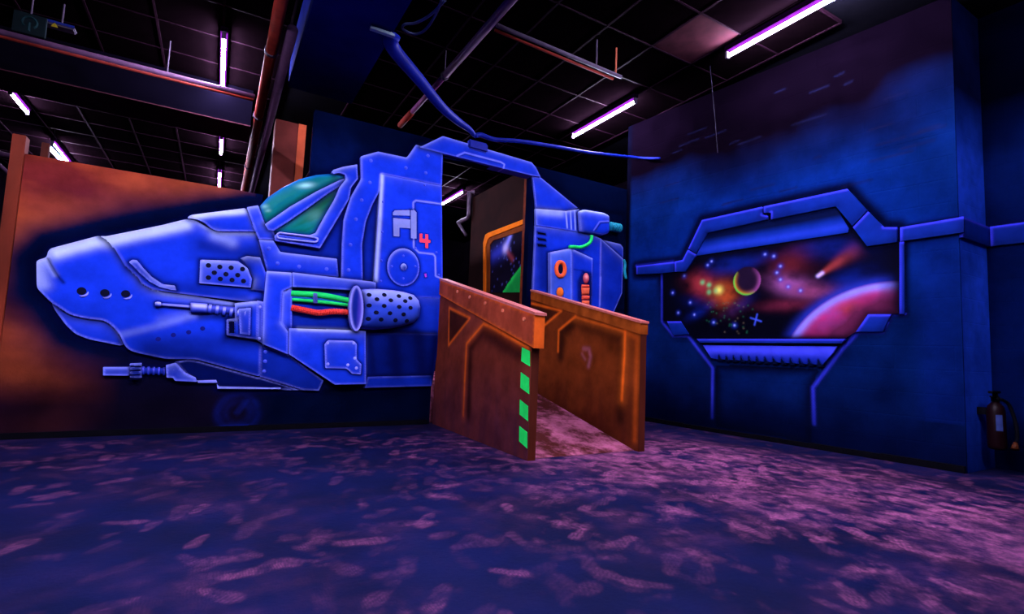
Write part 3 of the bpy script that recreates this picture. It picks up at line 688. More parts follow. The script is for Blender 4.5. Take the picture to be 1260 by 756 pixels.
part('belly_keel', [(-0.287,0.631),(-0.192,0.656),(-0.132,0.65),(0.383,0.501),(0.404,0.503),(0.803,0.378),(0.57,0.382),(0.0576,0.402),(0.0485,0.442),(-0.109,0.455),(-0.176,0.5)], 0.014, ship_paint(0.10, 0.0, 0.9, 0.5))

# perforated cannon: a rounded relief
can_poly = [(1.232,1.412),(1.325,1.432),(1.458,1.449),(1.616,1.453),(1.738,1.445),(1.853,1.423),(1.913,1.368),(1.939,1.289),(1.932,1.188),(1.872,1.119),(1.761,1.077),(1.603,1.036),(1.448,1.015),(1.333,1.016),(1.257,1.036),(1.309,1.106),(1.315,1.230),(1.283,1.352)]
def cannon_paint(V, poly):
    x, z = V[:, 0], V[:, 1]; a, b = np.array([(1.536,1.457),(1.563,1.030)])
    t = (z - b[1]) / (a[1] - b[1])
    col = np.tile(np.array((0.03, 0.08, 0.62)), (len(V), 1))
    col = lerp(col, (0.42, 0.52, 1.0), np.clip((t - 0.55) * 2.0, 0, 1)); col = lerp(col, (0.004, 0.012, 0.17), np.clip((0.42 - t) * 2.4, 0, 1))
    col = lerp(col, (0.12, 0.14, 0.9), 0.8 * np.exp(-(line_dist(V, poly, True) / 0.012) ** 2))
    return col
can = part('cannon', can_poly, 0.085, cannon_paint, bulge=0.10, bw=0.26)
mz = ellipse([(1.237,1.224)][0], 0.072, 0.235, 30, rot=0.06)
part('muzzle', mz, 0.13, lambda V, p: lerp(lerp(np.tile(np.array((0.006, 0.02, 0.26)), (len(V), 1)), (0.10, 0.06, 0.6), np.clip((V[:, 0] - np.mean(np.array(p)[:, 0])) / 0.06, 0, 1)), (0.30, 0.33, 1.0), np.exp(-((line_dist(V, p, True) - 0.008) / 0.014) ** 2)), can, d0=0.05)
holes = [(1.352,1.372),(1.510,1.386),(1.668,1.387),(1.796,1.377),(1.431,1.331),(1.578,1.333),(1.736,1.338),(1.360,1.262),(1.508,1.267),(1.669,1.270),(1.797,1.270),(1.432,1.192),(1.575,1.195),(1.726,1.194),(1.361,1.122),(1.489,1.123),(1.645,1.126),(1.775,1.127)]
hm = MB()
def can_depth(a, z):
    d = line_dist(np.array([[a, z]]), can_poly, True)[0]; t = min(d / 0.26, 1.0)
    return 0.085 + 0.10 * math.sqrt(max(0, 1 - (1 - t) ** 2))
for (a, z) in holes:
    d = can_depth(a, z); V = [SHIP.pt(p[0], p[1], can_depth(*p) + 0.003) for p in ellipse((a, z), 0.026, 0.022, 10)]; V.append(SHIP.pt(a, z, d + 0.006))
    hm.add(V, [(i, (i + 1) % 10, 10) for i in range(10)])
tag(hm.build('vent_holes', mat('hole_black', (0.001, 0.002, 0.02), 0.8), can), kind='stuff')

# guns
gun = part('gun_block', [(0.139,1.189),(0.312,1.224),(0.331,1.220),(0.356,0.858),(0.185,0.879),(0.0952,0.888),(0.0836,1.034),(0.15,1.047)], 0.06, ship_paint(1.0, 0.8, 1.0, 0.4, soft=0.04), r=0.008)
part('gun_window', [(0.173,1.138),(0.274,1.156),(0.287,0.898),(0.201,0.907)], 0.065, ship_paint(0.8, 0.3, 0.8, 0.4), gun, d0=0.06, r=0.006)
part('gun_slot', [(0.103,1.013),(0.147,1.020),(0.156,0.908),(0.114,0.909)], 0.062, flat(DEEP * 0.4), gun, d0=0.06)
part('gun_bracket', [(0.322,1.231),(0.379,1.222),(0.396,0.828),(0.351,0.852)], 0.05, ship_paint(0.9, 0.5, 0.9, 0.4))
def round_paint(c0=(0.03, 0.07, 0.72), hi=(0.50, 0.55, 1.0), lo=(0.002, 0.006, 0.10)):
    def fn(V, poly):
        z = V[:, 1]; P = np.array(poly); 
        # height across the bar, measured to the outline
        t = (z - P[:, 1].min()) / (P[:, 1].max() - P[:, 1].min())
        col = np.tile(np.array(c0), (len(V), 1)); col = lerp(col, hi, np.exp(-((t - 0.72) / 0.22) ** 2)); return lerp(col, lo, np.clip((0.32 - t) * 3, 0, 0.9))
    return fn
part('gun_barrel', [(-0.471,1.143),(-0.431,1.143),(-0.213,1.140),(-0.21,1.110),(-0.429,1.118),(-0.466,1.118)], 0.045, round_paint(), bulge=0.02, bw=0.02, r=0.004)
part('gun_muzzle', [(-0.474,1.146),(-0.456,1.156),(-0.432,1.150),(-0.429,1.111),(-0.452,1.103),(-0.471,1.111)], 0.055, round_paint(), bulge=0.02, bw=0.02, r=0.006)
part('gun_sleeve', [(-0.212,1.165),(-0.0802,1.166),(-0.0729,1.076),(-0.205,1.073)], 0.05, round_paint(), bulge=0.03, bw=0.05, r=0.008)
for k in range(6):
    x0 = 342 + k * 24
    o = part('gun_rib', [tuple(p) for p in (np.array([(-0.0697,1.162),(-0.0437,1.162),(-0.0487,1.079),(-0.0718,1.079)]) + np.array((k * 0.0575, -0.006 * k)))], 0.052, round_paint(), bulge=0.02, bw=0.03, r=0.004)
part('gun_core', [(-0.0793,1.156),(0.146,1.154),(0.151,1.099),(-0.0735,1.083)], 0.045, round_paint((0.012, 0.03, 0.35), (0.1, 0.13, 0.75)))
lo = dict(c0=(0.012, 0.035, 0.42), hi=(0.12, 0.13, 0.85), lo=(0.002, 0.005, 0.12))
def gpart(nm, pl, d, **k): return part(nm, pl, d, k.pop('paint', round_paint(**lo)), **k)
gpart('lower_gun_barrel', [(-0.788,0.575),(-0.607,0.579),(-0.6,0.506),(-0.782,0.505)], 0.03, paint=ship_paint(0.75, 0.2, 1.0, 0.1), r=0.006)
gpart('lower_gun_collar', [(-0.608,0.609),(-0.528,0.615),(-0.515,0.487),(-0.596,0.489)], 0.045, paint=ship_paint(0.8, 0.3, 1.0, 0.2), r=0.006)
for k in range(4): gpart('collar_groove', [tuple(p) for p in (np.array([(-0.601,0.59),(-0.528,0.594),(-0.528,0.583),(-0.6,0.579)]) + np.array((0, -0.036 * k)))], 0.048, paint=flat(DEEP * 0.5), d0=0.04)
for k in range(8): gpart('lower_gun_rib', [tuple(p) for p in (np.array([(-0.521,0.584),(-0.506,0.584),(-0.502,0.515),(-0.516,0.514)]) + np.array((k * 0.0375, -0.001 * k)))], 0.035, bulge=0.012, bw=0.02, r=0.003)
gpart('lower_gun_core', [(-0.525,0.575),(-0.344,0.574),(-0.34,0.525),(-0.521,0.524)], 0.026, paint=round_paint((0.006, 0.02, 0.26), (0.02, 0.05, 0.5), (0.002, 0.005, 0.1)))
gpart('lower_gun_block', [(-0.351,0.602),(-0.281,0.624),(-0.201,0.536),(-0.119,0.494),(-0.106,0.457),(-0.273,0.465),(-0.289,0.492),(-0.337,0.491)], 0.04, paint=ship_paint(0.75, 0.35, 1.0, 0.3), r=0.008)
gpart('lower_gun_rail', [(-0.107,0.468),(0.0437,0.474),(0.0538,0.45),(-0.0958,0.447)], 0.03, paint=ship_paint(0.8, 0.5, 1.0, 0.1))
gpart('lower_gun_rail', [(0.0515,0.44),(0.0691,0.413),(0.412,0.406),(0.592,0.404),(0.593,0.391),(0.0603,0.394)], 0.03, paint=ship_paint(0.8, 0.5, 1.0, 0.1))

# vent plate with round holes and the pipe behind it
part('vent_pipe', [(0.152,1.617),(0.205,1.647),(0.316,1.646),(0.384,1.488),(0.397,1.315),(0.264,1.326),(0.277,1.421),(0.221,1.524)], 0.045, ship_paint(0.75, 0.6, 0.5, 0.6, soft=0.05), bulge=0.03, bw=0.1)
vent = part('vent_plate', [(-0.169,1.562),(0.13,1.588),(0.219,1.529),(0.262,1.429),(0.259,1.350),(0.218,1.348),(-0.159,1.347)], 0.055, ship_paint(1.05, 0.85, 1.0, 0.3, soft=0.09), r=0.01)
def discs(name, pts, r, d, m, parent, dome=0.0, n=10):
    mb = MB(); off = 0
    for a, z in pts:
        V = [SHIP.pt(p[0], p[1], d) for p in ellipse((a, z), r, r, n)]
        if dome > 0:
            V += [SHIP.pt(p[0], p[1], d + dome * 0.8) for p in ellipse((a, z), r * 0.6, r * 0.6, n)]; V.append(SHIP.pt(a, z, d + dome))
            F = [(i, (i + 1) % n, n + (i + 1) % n, n + i) for i in range(n)] + [(n + i, n + (i + 1) % n, 2 * n) for i in range(n)]
        else:
            V.append(SHIP.pt(a, z, d + 0.001)); F = [(i, (i + 1) % n, n) for i in range(n)]
        mb.add(V, F)
    return tag(mb.build(name, m, parent, smooth=dome > 0), kind='stuff')
HB = MATS['hole_black']; RIV = mat('rivet_blue', (0.06, 0.10, 0.75), 0.35, var=0.1)
discs('vent_holes', [(-0.101,1.517),(-0.0104,1.514),(0.0815,1.517),(0.177,1.516),(-0.0496,1.455),(0.0448,1.452),(0.141,1.454),(-0.092,1.405),(0.00282,1.403),(0.0979,1.403),(0.193,1.403)], 0.022, 0.058, HB, vent)
discs('nose_ports', [(-0.983,1.198),(-0.83,1.197),(-0.689,1.202)], 0.032, 0.033, HB, ship, n=16)
for a, z in [(-0.983,1.198),(-0.83,1.197),(-0.689,1.202)]:
    sh = MB(); cc = [SHIP.pt(a + 0.005 + 0.038 * math.cos(t), z - 0.006 + 0.036 * math.sin(t), 0.034) for t in np.linspace(-2.0, 0.15, 10)]
    sh.tube(cc, [0.002 + 0.007 * math.sin(math.pi * k / 9) for k in range(10)], 6).build('port_rim', MATS['pale_blue_paint'], ship, smooth=True)
discs('hull_dimples', [(-0.426,0.826),(-0.318,0.868),(-0.205,0.899),(-0.101,0.938)], 0.02, 0.0325, mat('dimple_navy', (0.003, 0.006, 0.16), 0.7), ship)
discs('rivets', [(1.302,2.830),(1.307,2.589),(1.234,2.383),(1.188,2.167),(1.150,1.889),(1.149,1.621),(1.692,2.837),(1.941,3.033),(1.926,2.829)], 0.020, 0.046, RIV, ship, 0.010)
discs('rivets', [(0.387,1.744),(0.474,1.608),(0.67,1.601),(0.932,1.606)], 0.020, 0.041, RIV, ship, 0.010)
discs('rivets', [(1.462,2.406),(1.723,1.845),(1.602,1.715),(1.867,1.747),(1.738,1.597),(1.921,2.686),(2.106,1.936),(1.855,1.953),(2.148,1.682),(1.474,2.075),(1.485,1.763),(1.493,1.542)], 0.014, 0.048, RIV, side, 0.008)
discs('screws', [(0.984,0.855),(1.245,0.866),(1.003,0.645),(1.265,0.711),(1.200,0.64),(1.287,0.61)], 0.016, 0.0865, MATS['pale_blue_paint'], pod, 0.006)
discs('rivets', [(0.432,0.746),(0.436,0.655),(0.435,0.56)], 0.018, 0.029, RIV, ship, 0.008)
discs('bracket_bolts', [(0.351,1.170),(0.368,0.871)], 0.014, 0.051, MATS['pale_blue_paint'], ship, 0.006)

# head over the doorway and the stern
part('door_header', [(1.842,3.113),(2.098,3.302),(2.118,3.307),(3.329,3.270),(3.394,3.220),(3.474,3.108),(3.374,3.098),(2.120,3.103)], 0.05, ship_paint(1.0, 0.3, 0.6, 0.3, soft=0.04), d0=-0.10)
part('tail_fin', [(3.360,3.101),(3.462,3.122),(4.101,2.817),(3.901,2.736),(3.434,2.686),(3.401,2.883)], 0.03, ship_paint(0.9, 0.15, 0.75, 0.3))
part('engine_band', [(3.422,2.681),(3.893,2.733),(4.111,2.799),(4.130,2.488),(3.438,2.466)], 0.045, ship_paint(1.0, 0.5, 0.4, 0.4))
part('tail_fairing', [(4.641,2.441),(4.886,2.432),(4.934,2.386),(4.939,2.218),(4.531,2.445)], 0.02, ship_paint(0.75, 0.4, 0.7, 0.4), r=0.02)
tailb = part('tail_body', [(3.432,2.467),(4.113,2.501),(4.341,2.489),(4.511,2.457),(4.524,1.359),(3.431,1.386)], 0.032, ship_paint(0.75, 0.2, 0.7, 0.3))
part('tail_side', [(4.511,2.457),(4.930,2.225),(4.925,1.734),(4.741,1.374),(4.516,1.358)], 0.03, ship_paint(0.5, 0.2, 0.8, 0.4))
eng = part('engine_block', [(4.083,2.754),(4.164,2.796),(4.512,2.812),(4.605,2.793),(4.625,2.748),(4.620,2.544),(4.523,2.498),(4.117,2.486)], 0.07, ship_paint(1.0, 0.9, 0.7, 0.5, soft=0.06), r=0.03, bulge=0.03, bw=0.08)
nz_poly = [(4.633,2.701),(4.786,2.717),(4.821,2.688),(4.819,2.617),(4.790,2.577),(4.638,2.542)]
TEALM = mat('teal_nozzle_paint', (0.01, 0.26, 0.34), 0.4)
nm = MB()
nzp = np.array(nz_poly); zc = float(nzp[:, 1].mean())
for k in range(5):
    x = float(nzp[:, 0].min()) + 0.012 + k * (float(np.ptp(nzp[:, 0])) - 0.02) / 4.2
    nm.tube([SHIP.pt(x - 0.018, zc, 0.07), SHIP.pt(x, zc, 0.07), SHIP.pt(x + 0.018, zc, 0.07)], [0.055, 0.066, 0.055], 14)
nm.build('nozzle', TEALM, eng, smooth=True)
th = MB(); th.tube([SHIP.pt(a, z, 0.03) for a, z in smooth_line([(4.935,2.209),(4.968,2.148),(4.959,2.059),(4.990,1.945)], 4)], 0.022, 8).build('teal_hose', TEALM, ship, smooth=True)
gh = MB(); gp = [SHIP.pt(a, z, 0.10) for a, z in smooth_line([(3.926,2.246),(4.009,2.257),(4.110,2.266),(4.229,2.321),(4.286,2.383),(4.294,2.454)], 6)]
gh.tube(gp, [0.026 if i % 2 else 0.020 for i in range(len(gp))], 10).build('green_hose', GRN, ship, smooth=True)
part('louvre_slot', [(3.466,2.390),(3.592,2.389),(3.603,2.363),(3.480,2.361)], 0.034, flat(DEEP * 0.3), tailb, d0=0.03)
part('louvre_slot', [(3.470,2.311),(3.595,2.311),(3.606,2.286),(3.483,2.282)], 0.034, flat(DEEP * 0.3), tailb, d0=0.03)
part('louvre_slot', [(3.473,2.232),(3.599,2.237),(3.609,2.212),(3.487,2.203)], 0.034, flat(DEEP * 0.3), tailb, d0=0.03)
# power box on the stern
boxf = part('power_box_front', [(3.639,2.138),(3.967,2.236),(4.007,1.321),(3.681,1.299)], 0.09, ship_paint(1.0, 0.6, 0.8, 0.0, soft=0.06, tint=(0.035, 0.10, 0.66)), d0=0.03)
boxs = part('power_box_side', [(3.967,2.236),(4.334,2.147),(4.349,1.345),(4.007,1.321)], 0.085, ship_paint(0.75, 0.5, 0.8, 0.2, soft=0.04), d0=0.03)
ORG = mat('fluorescent_orange_paint', (0.95, 0.13, 0.03), 0.5, var=0.15)
RCX = [(3.801,1.935)][0]
rg = MB(); rp = [SHIP.pt(RCX[0] + 0.068 * math.cos(t), RCX[1] + 0.092 * math.sin(t), 0.098) for t in np.linspace(0, 2 * math.pi, 33)]
rg.tube(rp, 0.028, 8, cap=False).build('orange_ring', ORG, boxf, smooth=True)
discs('ring_centre', [RCX], 0.055, 0.093, HB, boxf, n=20)
part('orange_lamp', ellipse([(3.810,1.635)][0], 0.055, 0.065, 20), 0.095, flat((0.95, 0.18, 0.02)), boxf, d0=0.09, bulge=0.02, bw=0.05)
part('capsule_recess', [(4.119,1.804),(4.182,1.934),(4.303,1.932),(4.326,1.784),(4.334,1.454),(4.130,1.492)], 0.087, flat((0.004, 0.008, 0.09)), boxs, d0=0.08, r=0.01)
part('capsule_ball', ellipse([(4.229,1.863)][0], 0.048, 0.072, 20), 0.09, lambda V, p: lerp(np.tile(np.array((0.55, 0.07, 0.10)), (len(V), 1)), (0.95, 0.35, 0.3), np.exp(-((V[:, 0] - np.mean(V[:, 0]) + 0.01) ** 2 + (V[:, 1] - np.mean(V[:, 1]) - 0.02) ** 2) / 0.0008)), boxs, d0=0.087, bulge=0.03, bw=0.05)
for k, (pl) in enumerate(([(4.161,1.773),(4.284,1.780),(4.292,1.748),(4.155,1.734)], [(4.155,1.729),(4.293,1.742),(4.289,1.648),(4.166,1.637)], [(4.166,1.626),(4.296,1.638),(4.298,1.583),(4.168,1.572)], [(4.169,1.561),(4.299,1.572),(4.294,1.506),(4.178,1.496)])):
    part('capsule_segment', pl, 0.09, flat((0.85, 0.10 + 0.03 * (k % 2), 0.05)), boxs, d0=0.087, bulge=0.02, bw=0.04)

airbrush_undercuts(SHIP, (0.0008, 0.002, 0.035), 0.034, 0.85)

# ------------------------------------------------------------------ painted window on the right wall
win = thing('window_mural', 'painted observation window with stars and planets on the blue block wall', 'mural', tuple(RIGHT.pt(1.9, 0, 0)))
def rpart(name, poly, d, paint, parent=win, m=PAINT, **k): return sheet(name, RIGHT, poly, d, paint, m, parent, d0=k.pop('d0', 0.001), **k)
FB = np.array((0.0020, 0.016, 0.17))
def frame_paint(v=1.0, line=1.0, bright=0.0):
    def fn(V, poly):
        col = np.tile(FB * v, (len(V), 1)) * (0.6 + 0.7 * vnoise(V, 4, 61))[:, None]
        for i in range(len(poly)):
            a, b = np.array(poly[i - 1]), np.array(poly[i]); e = b - a; L = np.linalg.norm(e)
            if L < 1e-6: continue
            up = (np.array((e[1], -e[0])) / L) @ np.array((-0.5, 0.87)); d = seg_dist(V, a, b)
            if up > 0.15: col = lerp(col, (0.045, 0.055, 0.85), line * (0.95 * np.exp(-((d - 0.007) / 0.012) ** 2) + 0.07 * np.exp(-d / 0.06)) * min(1, up + 0.35))
            elif up < -0.3: col = lerp(col, (0.001, 0.004, 0.05), 0.5 * np.exp(-(d / 0.05) ** 2))
        return col
    return fn
for pl in ([(0.224,2.105),(0.827,2.096),(0.829,1.965),(0.647,1.964),(0.227,1.991)], [(0.845,2.097),(0.961,2.105),(1.035,2.227),(1.157,2.145),(1.005,1.951),(0.847,1.966)], [(1.042,2.241),(1.231,2.577),(1.983,2.593),(1.983,2.503),(2.041,2.481),(2.041,2.438),(1.307,2.403),(1.157,2.163)],
           [(2.001,2.592),(2.834,2.603),(3.003,2.351),(2.876,2.219),(2.732,2.446),(2.083,2.430),(2.083,2.506),(2.001,2.521)], [(3.010,2.338),(3.135,2.163),(3.240,2.145),(3.237,2.007),(2.997,2.001),(2.880,2.204)], [(3.263,2.138),(3.713,2.157),(3.709,2.020),(3.260,2.009)]):
    rpart('frame_segment', pl, 0.03, frame_paint(1.15))
sheet('frame_segment', RET, [(0.0, 1.985), (0.590, 1.985), (0.590, 2.165), (0.0, 2.165)], 0.03, frame_paint(1.8), PAINT, win, d0=0.001)
sheet('frame_segment', ALC, [(0.035, 1.985), (1.5, 1.985), (1.5, 2.165), (0.035, 2.165)], 0.03, frame_paint(1.0), PAINT, win, d0=0.001)
rpart('lintel', [(1.295,2.412),(2.720,2.447),(2.836,2.203),(2.827,2.164),(1.144,2.140)], 0.012, lambda V, p: (lambda t, c: lerp(lerp(c, (0.012, 0.04, 0.45), np.exp(-((t - 0.30) / 0.22) ** 2) * 0.9), (0.001, 0.003, 0.02), np.clip((t - 0.62) * 3, 0, 0.95)))(
    np.clip(seg_dist(V, *[(1.144,2.140),(2.827,2.164)]) / 0.21, 0, 1), np.tile(FB * 1.3, (len(V), 1))))
rpart('border_strip', [(3.252,2.005),(3.287,2.006),(3.278,1.338),(3.239,1.339)], 0.02, frame_paint(1.6))
rpart('bracket', [(0.736,1.322),(0.935,1.318),(1.057,1.155),(0.833,1.140)], 0.022, frame_paint(1.2), )
rpart('bracket', [(2.993,1.342),(3.174,1.337),(3.107,1.177),(2.890,1.178)], 0.022, frame_paint(1.2))

# the star field: everything sprayed on one board
SKY = {k: v for k, v in dict(
    neb1=[(1.236,1.761)], neb1b=[(1.513,1.631)], core=[(1.450,1.685)], planet=[(1.795,1.766)], pl_l=[(1.630,1.780)], pl_t=[(1.795,1.934)],
    neb2=[(2.258,1.694)], neb3=[(2.259,1.900)], neb4=[(2.472,1.603)], neb5=[(2.233,1.465)], comet=[(2.551,1.754)], comet2=[(2.878,1.971)], bigc=[(3.047,0.893)]).items()}
def sky_paint(V, poly):
    x, z = V[:, 0], V[:, 1]
    n = vnoise(V, 3.0, 71, 4); n2 = vnoise(V * (1, 1.5), 6.0, 81, 4)
    col = np.tile(np.array((0.0006, 0.0006, 0.004)), (len(V), 1)) * (0.5 + n)[:, None]
    def blob(c, rx, rz, rot, colr, k, tex=0.6):
        nonlocal col
        dx, dz = x - c[0], z - c[1]; u = dx * math.cos(rot) + dz * math.sin(rot); w = -dx * math.sin(rot) + dz * math.cos(rot)
        col = lerp(col, colr, k * np.exp(-(u / (0.8 * rx)) ** 2 - (w / (0.8 * rz)) ** 2) * np.clip(1 - tex + tex * 3.2 * (n2 - 0.22), 0, 1.3))
    S = {k: v[0] for k, v in SKY.items()}
    for c, rx, rz, rot, k in zip([(1.529,1.957),(1.770,1.980),(1.201,1.442),(1.687,1.489),(1.102,1.569),(2.699,2.021),(2.821,1.696),(2.521,2.045)], (.25, .3, .25, .2, .2, .4, .25, .3), (.12, .10, .07, .08, .1, .12, .12, .1), (.2, .1, .45, .5, 0, 0, .3, 0), (.8, .8, .9, .6, .4, .6, .7, .5)):
        blob(c, rx, rz, rot, (0.002, 0.010, 0.14), k)
    blob(S['neb1'], 0.16, 0.13, -0.3, (0.32, 0.022, 0.04), 1.0); blob(S['neb1b'], 0.20, 0.17, -0.6, (0.36, 0.055, 0.012), 1.1); blob(S['neb1'], 0.28, 0.14, -0.4, (0.20, 0.02, 0.02), 0.6)
    blob(S['core'], 0.06, 0.055, 0, (0.85, 0.75, 0.10), 1.2, 0.2)
    for c in [(1.232,1.796),(1.321,1.755),(1.322,1.669),(1.414,1.679)]: blob(c, 0.035, 0.035, 0, (0.10, 0.55, 0.16), 0.8, 0.3)
    for c, rx, rz, rot, cl, k in ((S['neb3'], .20, .16, .6, (.13, .012, .02), .9), (S['neb2'], .24, .12, -.35, (.26, .07, .24), 1.0), (S['neb4'], .24, .09, -.1, (.18, .035, .10), 1.0), (S['neb5'], .28, .07, 0, (.12, .012, .03), .9), (S['neb3'], .35, .2, 0, (.03, .003, .006), .5)): blob(c, rx, rz, rot, cl, k)
    # planet with a lit green-orange crescent and a violet rim
    P = S['planet']; rx = abs(SKY['pl_l'][0][0] - P[0]); rz = abs(SKY['pl_t'][0][1] - P[1])
    u, w = (x - P[0]) / rx, (z - P[1]) / rz; r = np.hypot(u, w); disc = np.clip((1.0 - r) / 0.04, 0, 1)
    pc = np.tile(np.array((0.010, 0.004, 0.016)), (len(V), 1))
    rim = np.exp(-((r - 0.95) / 0.20) ** 2)
    left = np.clip((-u * 0.75 - w * 0.65) * 1.4, 0, 1); right = np.clip((u * 0.9 - w * 0.35) * 1.2, 0, 1)
    pc = lerp(pc, (0.22, 0.05, 0.18), rim * right); pc = lerp(pc, (0.40, 0.10, 0.01), rim * left * 1.3)
    pc = lerp(pc, (0.10, 0.50, 0.04), np.exp(-((r - 0.98) / 0.11) ** 2) * left * 1.4)
    col = col * (1 - disc)[:, None] + pc * disc[:, None]
    # comet
    a, b = np.array(S['comet']), np.array(S['comet2']); ab = b - a; L = np.linalg.norm(ab); t = ((V - a) @ ab) / L; s = np.abs((V - a) @ np.array((-ab[1], ab[0])) / L)
    tt = np.clip(t / L, 0, 1.5); tail = np.exp(-(s / (0.013 + 0.055 * tt)) ** 2) * np.clip((t + 0.02) / 0.03, 0, 1) * np.clip(1.25 - tt, 0, 1)
    col = lerp(col, (0.32, 0.04, 0.035), tail * (0.5 + 0.7 * n2)); col = lerp(col, (0.55, 0.45, 0.95), np.exp(-(seg_dist(V, a, a + ab * 0.12) / 0.017) ** 2))
    # the big pink planet
    c3 = np.array([(2.315,1.179),(2.720,1.538),(3.142,1.642)]); (x1, y1), (x2, y2), (x3, y3) = c3
    D = 2 * (x1 * (y2 - y3) + x2 * (y3 - y1) + x3 * (y1 - y2)); q1, q2, q3 = x1 * x1 + y1 * y1, x2 * x2 + y2 * y2, x3 * x3 + y3 * y3
    cx, cz = (q1 * (y2 - y3) + q2 * (y3 - y1) + q3 * (y1 - y2)) / D, (q1 * (x3 - x2) + q2 * (x1 - x3) + q3 * (x2 - x1)) / D
    R = math.hypot(x1 - cx, y1 - cz); g = R - np.hypot(x - cx, z - cz)
    body = np.clip((g + 0.01) / 0.03, 0, 1) * np.clip((x3 + 0.12 - x) / 0.2, 0, 1); depth = np.clip(g / 0.34, 0, 1)
    pk = np.tile(np.array((0.45, 0.025, 0.16)), (len(V), 1)); pk = lerp(pk, (0.50, 0.05, 0.03), np.exp(-(((x - [(2.840,1.404)][0][0]) / 0.10) ** 2 + ((z - [(2.840,1.404)][0][1]) / 0.06) ** 2)) * 0.9)
    pk = lerp(pk, (0.25, 0.05, 0.24), np.clip(n2 * 2 - 0.75, 0, 0.8)); pk = lerp(pk, (0.10, 0.012, 0.045), np.clip(depth * 2.2 - 0.55 + (n - 0.5) * 1.6, 0, 1))
    pk = lerp(pk, (0.22, 0.22, 0.75), np.exp(-((g - 0.03) / 0.045) ** 2) * 0.95)
    col = lerp(col, (0.015, 0.03, 0.35), 0.8 * np.exp(-(np.clip(-g, 0, 9) / 0.06) ** 2) * (g < 0.05) * np.clip((x3 + 0.1 - x) / 0.18, 0, 1))
    col = col * (1 - body)[:, None] + pk * body[:, None]
    # stars
    for c in [(0.973,1.902),(0.804,1.694),(0.892,1.430),(1.063,1.553),(1.300,2.004),(1.352,2.045),(2.004,2.049),(2.101,2.016),(2.172,1.896),(2.134,1.829),(2.172,1.748),(2.253,1.664),(2.378,1.614),(1.386,1.297),(1.649,1.257),(1.124,1.398)]:
        dd = np.hypot(x - c[0], z - c[1]); col = lerp(col, (0.01, 0.03, 0.4), 0.6 * np.exp(-(dd / 0.030) ** 2)); col = lerp(col, (0.25, 0.32, 0.8), np.exp(-(dd / 0.012) ** 2))
    st = [(1.901,1.318)][0]
    for dx, dz in ((1, -0.35), (0.25, 1)):
        col = lerp(col, (0.05, 0.10, 0.7), 0.9 * np.exp(-(line_dist(V, [(st[0] - dx * 0.06, st[1] - dz * 0.06), (st[0] + dx * 0.06, st[1] + dz * 0.06)]) / 0.008) ** 2))
    r = np.random.default_rng(5); g0 = [(1.295,1.541),(1.869,1.164)]
    for k in range(46):
        c = (r.uniform(g0[0][0], g0[1][0]), r.uniform(g0[1][1], g0[0][1])); col = lerp(col, (0.01, 0.12, 0.05) if k % 3 else (0.12, 0.10, 0.06), 0.6 * np.exp(-((x - c[0]) ** 2 + (z - c[1]) ** 2) / 0.009 ** 2))
    d = line_dist(V, poly, True); col = lerp(col, (0.001, 0.001, 0.006), 0.7 * np.exp(-(d / 0.05) ** 2))
    return col
SKYM = paint_mat('star_field_paint', var=0.12, scale=9, rough=0.6)
tag(rpart('star_field', [(0.658,1.960),(0.981,1.953),(1.148,2.141),(2.825,2.165),(2.871,2.205),(2.989,2.004),(3.245,2.006),(3.232,1.340),(2.983,1.346),(2.881,1.177),(2.785,1.110),(1.160,1.100),(1.033,1.162),(0.925,1.322),(0.671,1.327)], 0.006, sky_paint, m=SKYM, res=0.010), 'sprayed night sky with comet, nebulae and planets')
rpart('sill_cap', [(1.183,1.096),(2.803,1.106),(2.770,1.062),(1.222,1.053)], 0.04, frame_paint(1.8, 0.9))
rpart('sill', [(1.261,1.019),(2.725,1.030),(2.688,0.967),(2.621,0.883),(2.592,0.844),(1.453,0.858),(1.371,0.87)], 0.03, lambda V, p: lerp(lerp(np.tile(np.array((0.010, 0.025, 0.40)), (len(V), 1)), (0.05, 0.065, 0.75), np.exp(-(seg_dist(V, *[(1.308,0.974),(2.688,0.992)]) / 0.06) ** 2)), (0.003, 0.012, 0.16), np.clip(1 - seg_dist(V, *[(1.433,0.85),(2.600,0.838)]) / 0.10, 0, 0.8)))
t0, t1 = [np.array(q) for q in [(1.464,0.858),(2.600,0.844)]]
for k in range(13):
    a = t0 + (t1 - t0) * (k / 12.6); w = 0.035; h = 0.050
    rpart('sill_tooth', [tuple(a + (0, -0.02)), tuple(a + (w * 1.6, -0.02)), tuple(a + (w * 0.7, h * 0.25)), tuple(a + (w * 0.2, h))], 0.034, flat((0.001, 0.003, 0.02)))

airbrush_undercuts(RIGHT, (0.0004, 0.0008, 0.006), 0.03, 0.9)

# ------------------------------------------------------------------ ramp up to the doorway
ramp = thing('entry_ramp', 'orange plywood ramp with side panels leading up to the ship doorway', 'ramp', (2.8, 4.5, 0))
SLOPE = 0.235
def ramp_top(y): return 1.630 - (YW - y) * SLOPE
FRONT_S = 2.02
def board(name, x0, x1, s0, s1, zb, parent=ramp, m=BROWN, dz=0.0):
    mb = MB(); V = []
    for x in (x0, x1):
        for s, z in ((s0, zb), (s1, zb), (s1, 1.630 - s1 * SLOPE + dz), (s0, 1.630 - s0 * SLOPE + dz)): V.append((x, YW - s, z))
    mb.add(V, [(0, 1, 2, 3), (4, 5, 6, 7), (0, 1, 5, 4), (1, 2, 6, 5), (2, 3, 7, 6), (3, 0, 4, 7)])
    return mb.build(name, m, parent)
def panel_poly(s0, s1, zt=0.0): return [(s0, 0.003), (s1, 0.003), (s1, 1.630 - s1 * SLOPE + zt), (s0, 1.630 - s0 * SLOPE + zt)]
OR = np.array((0.80, 0.13, 0.008))
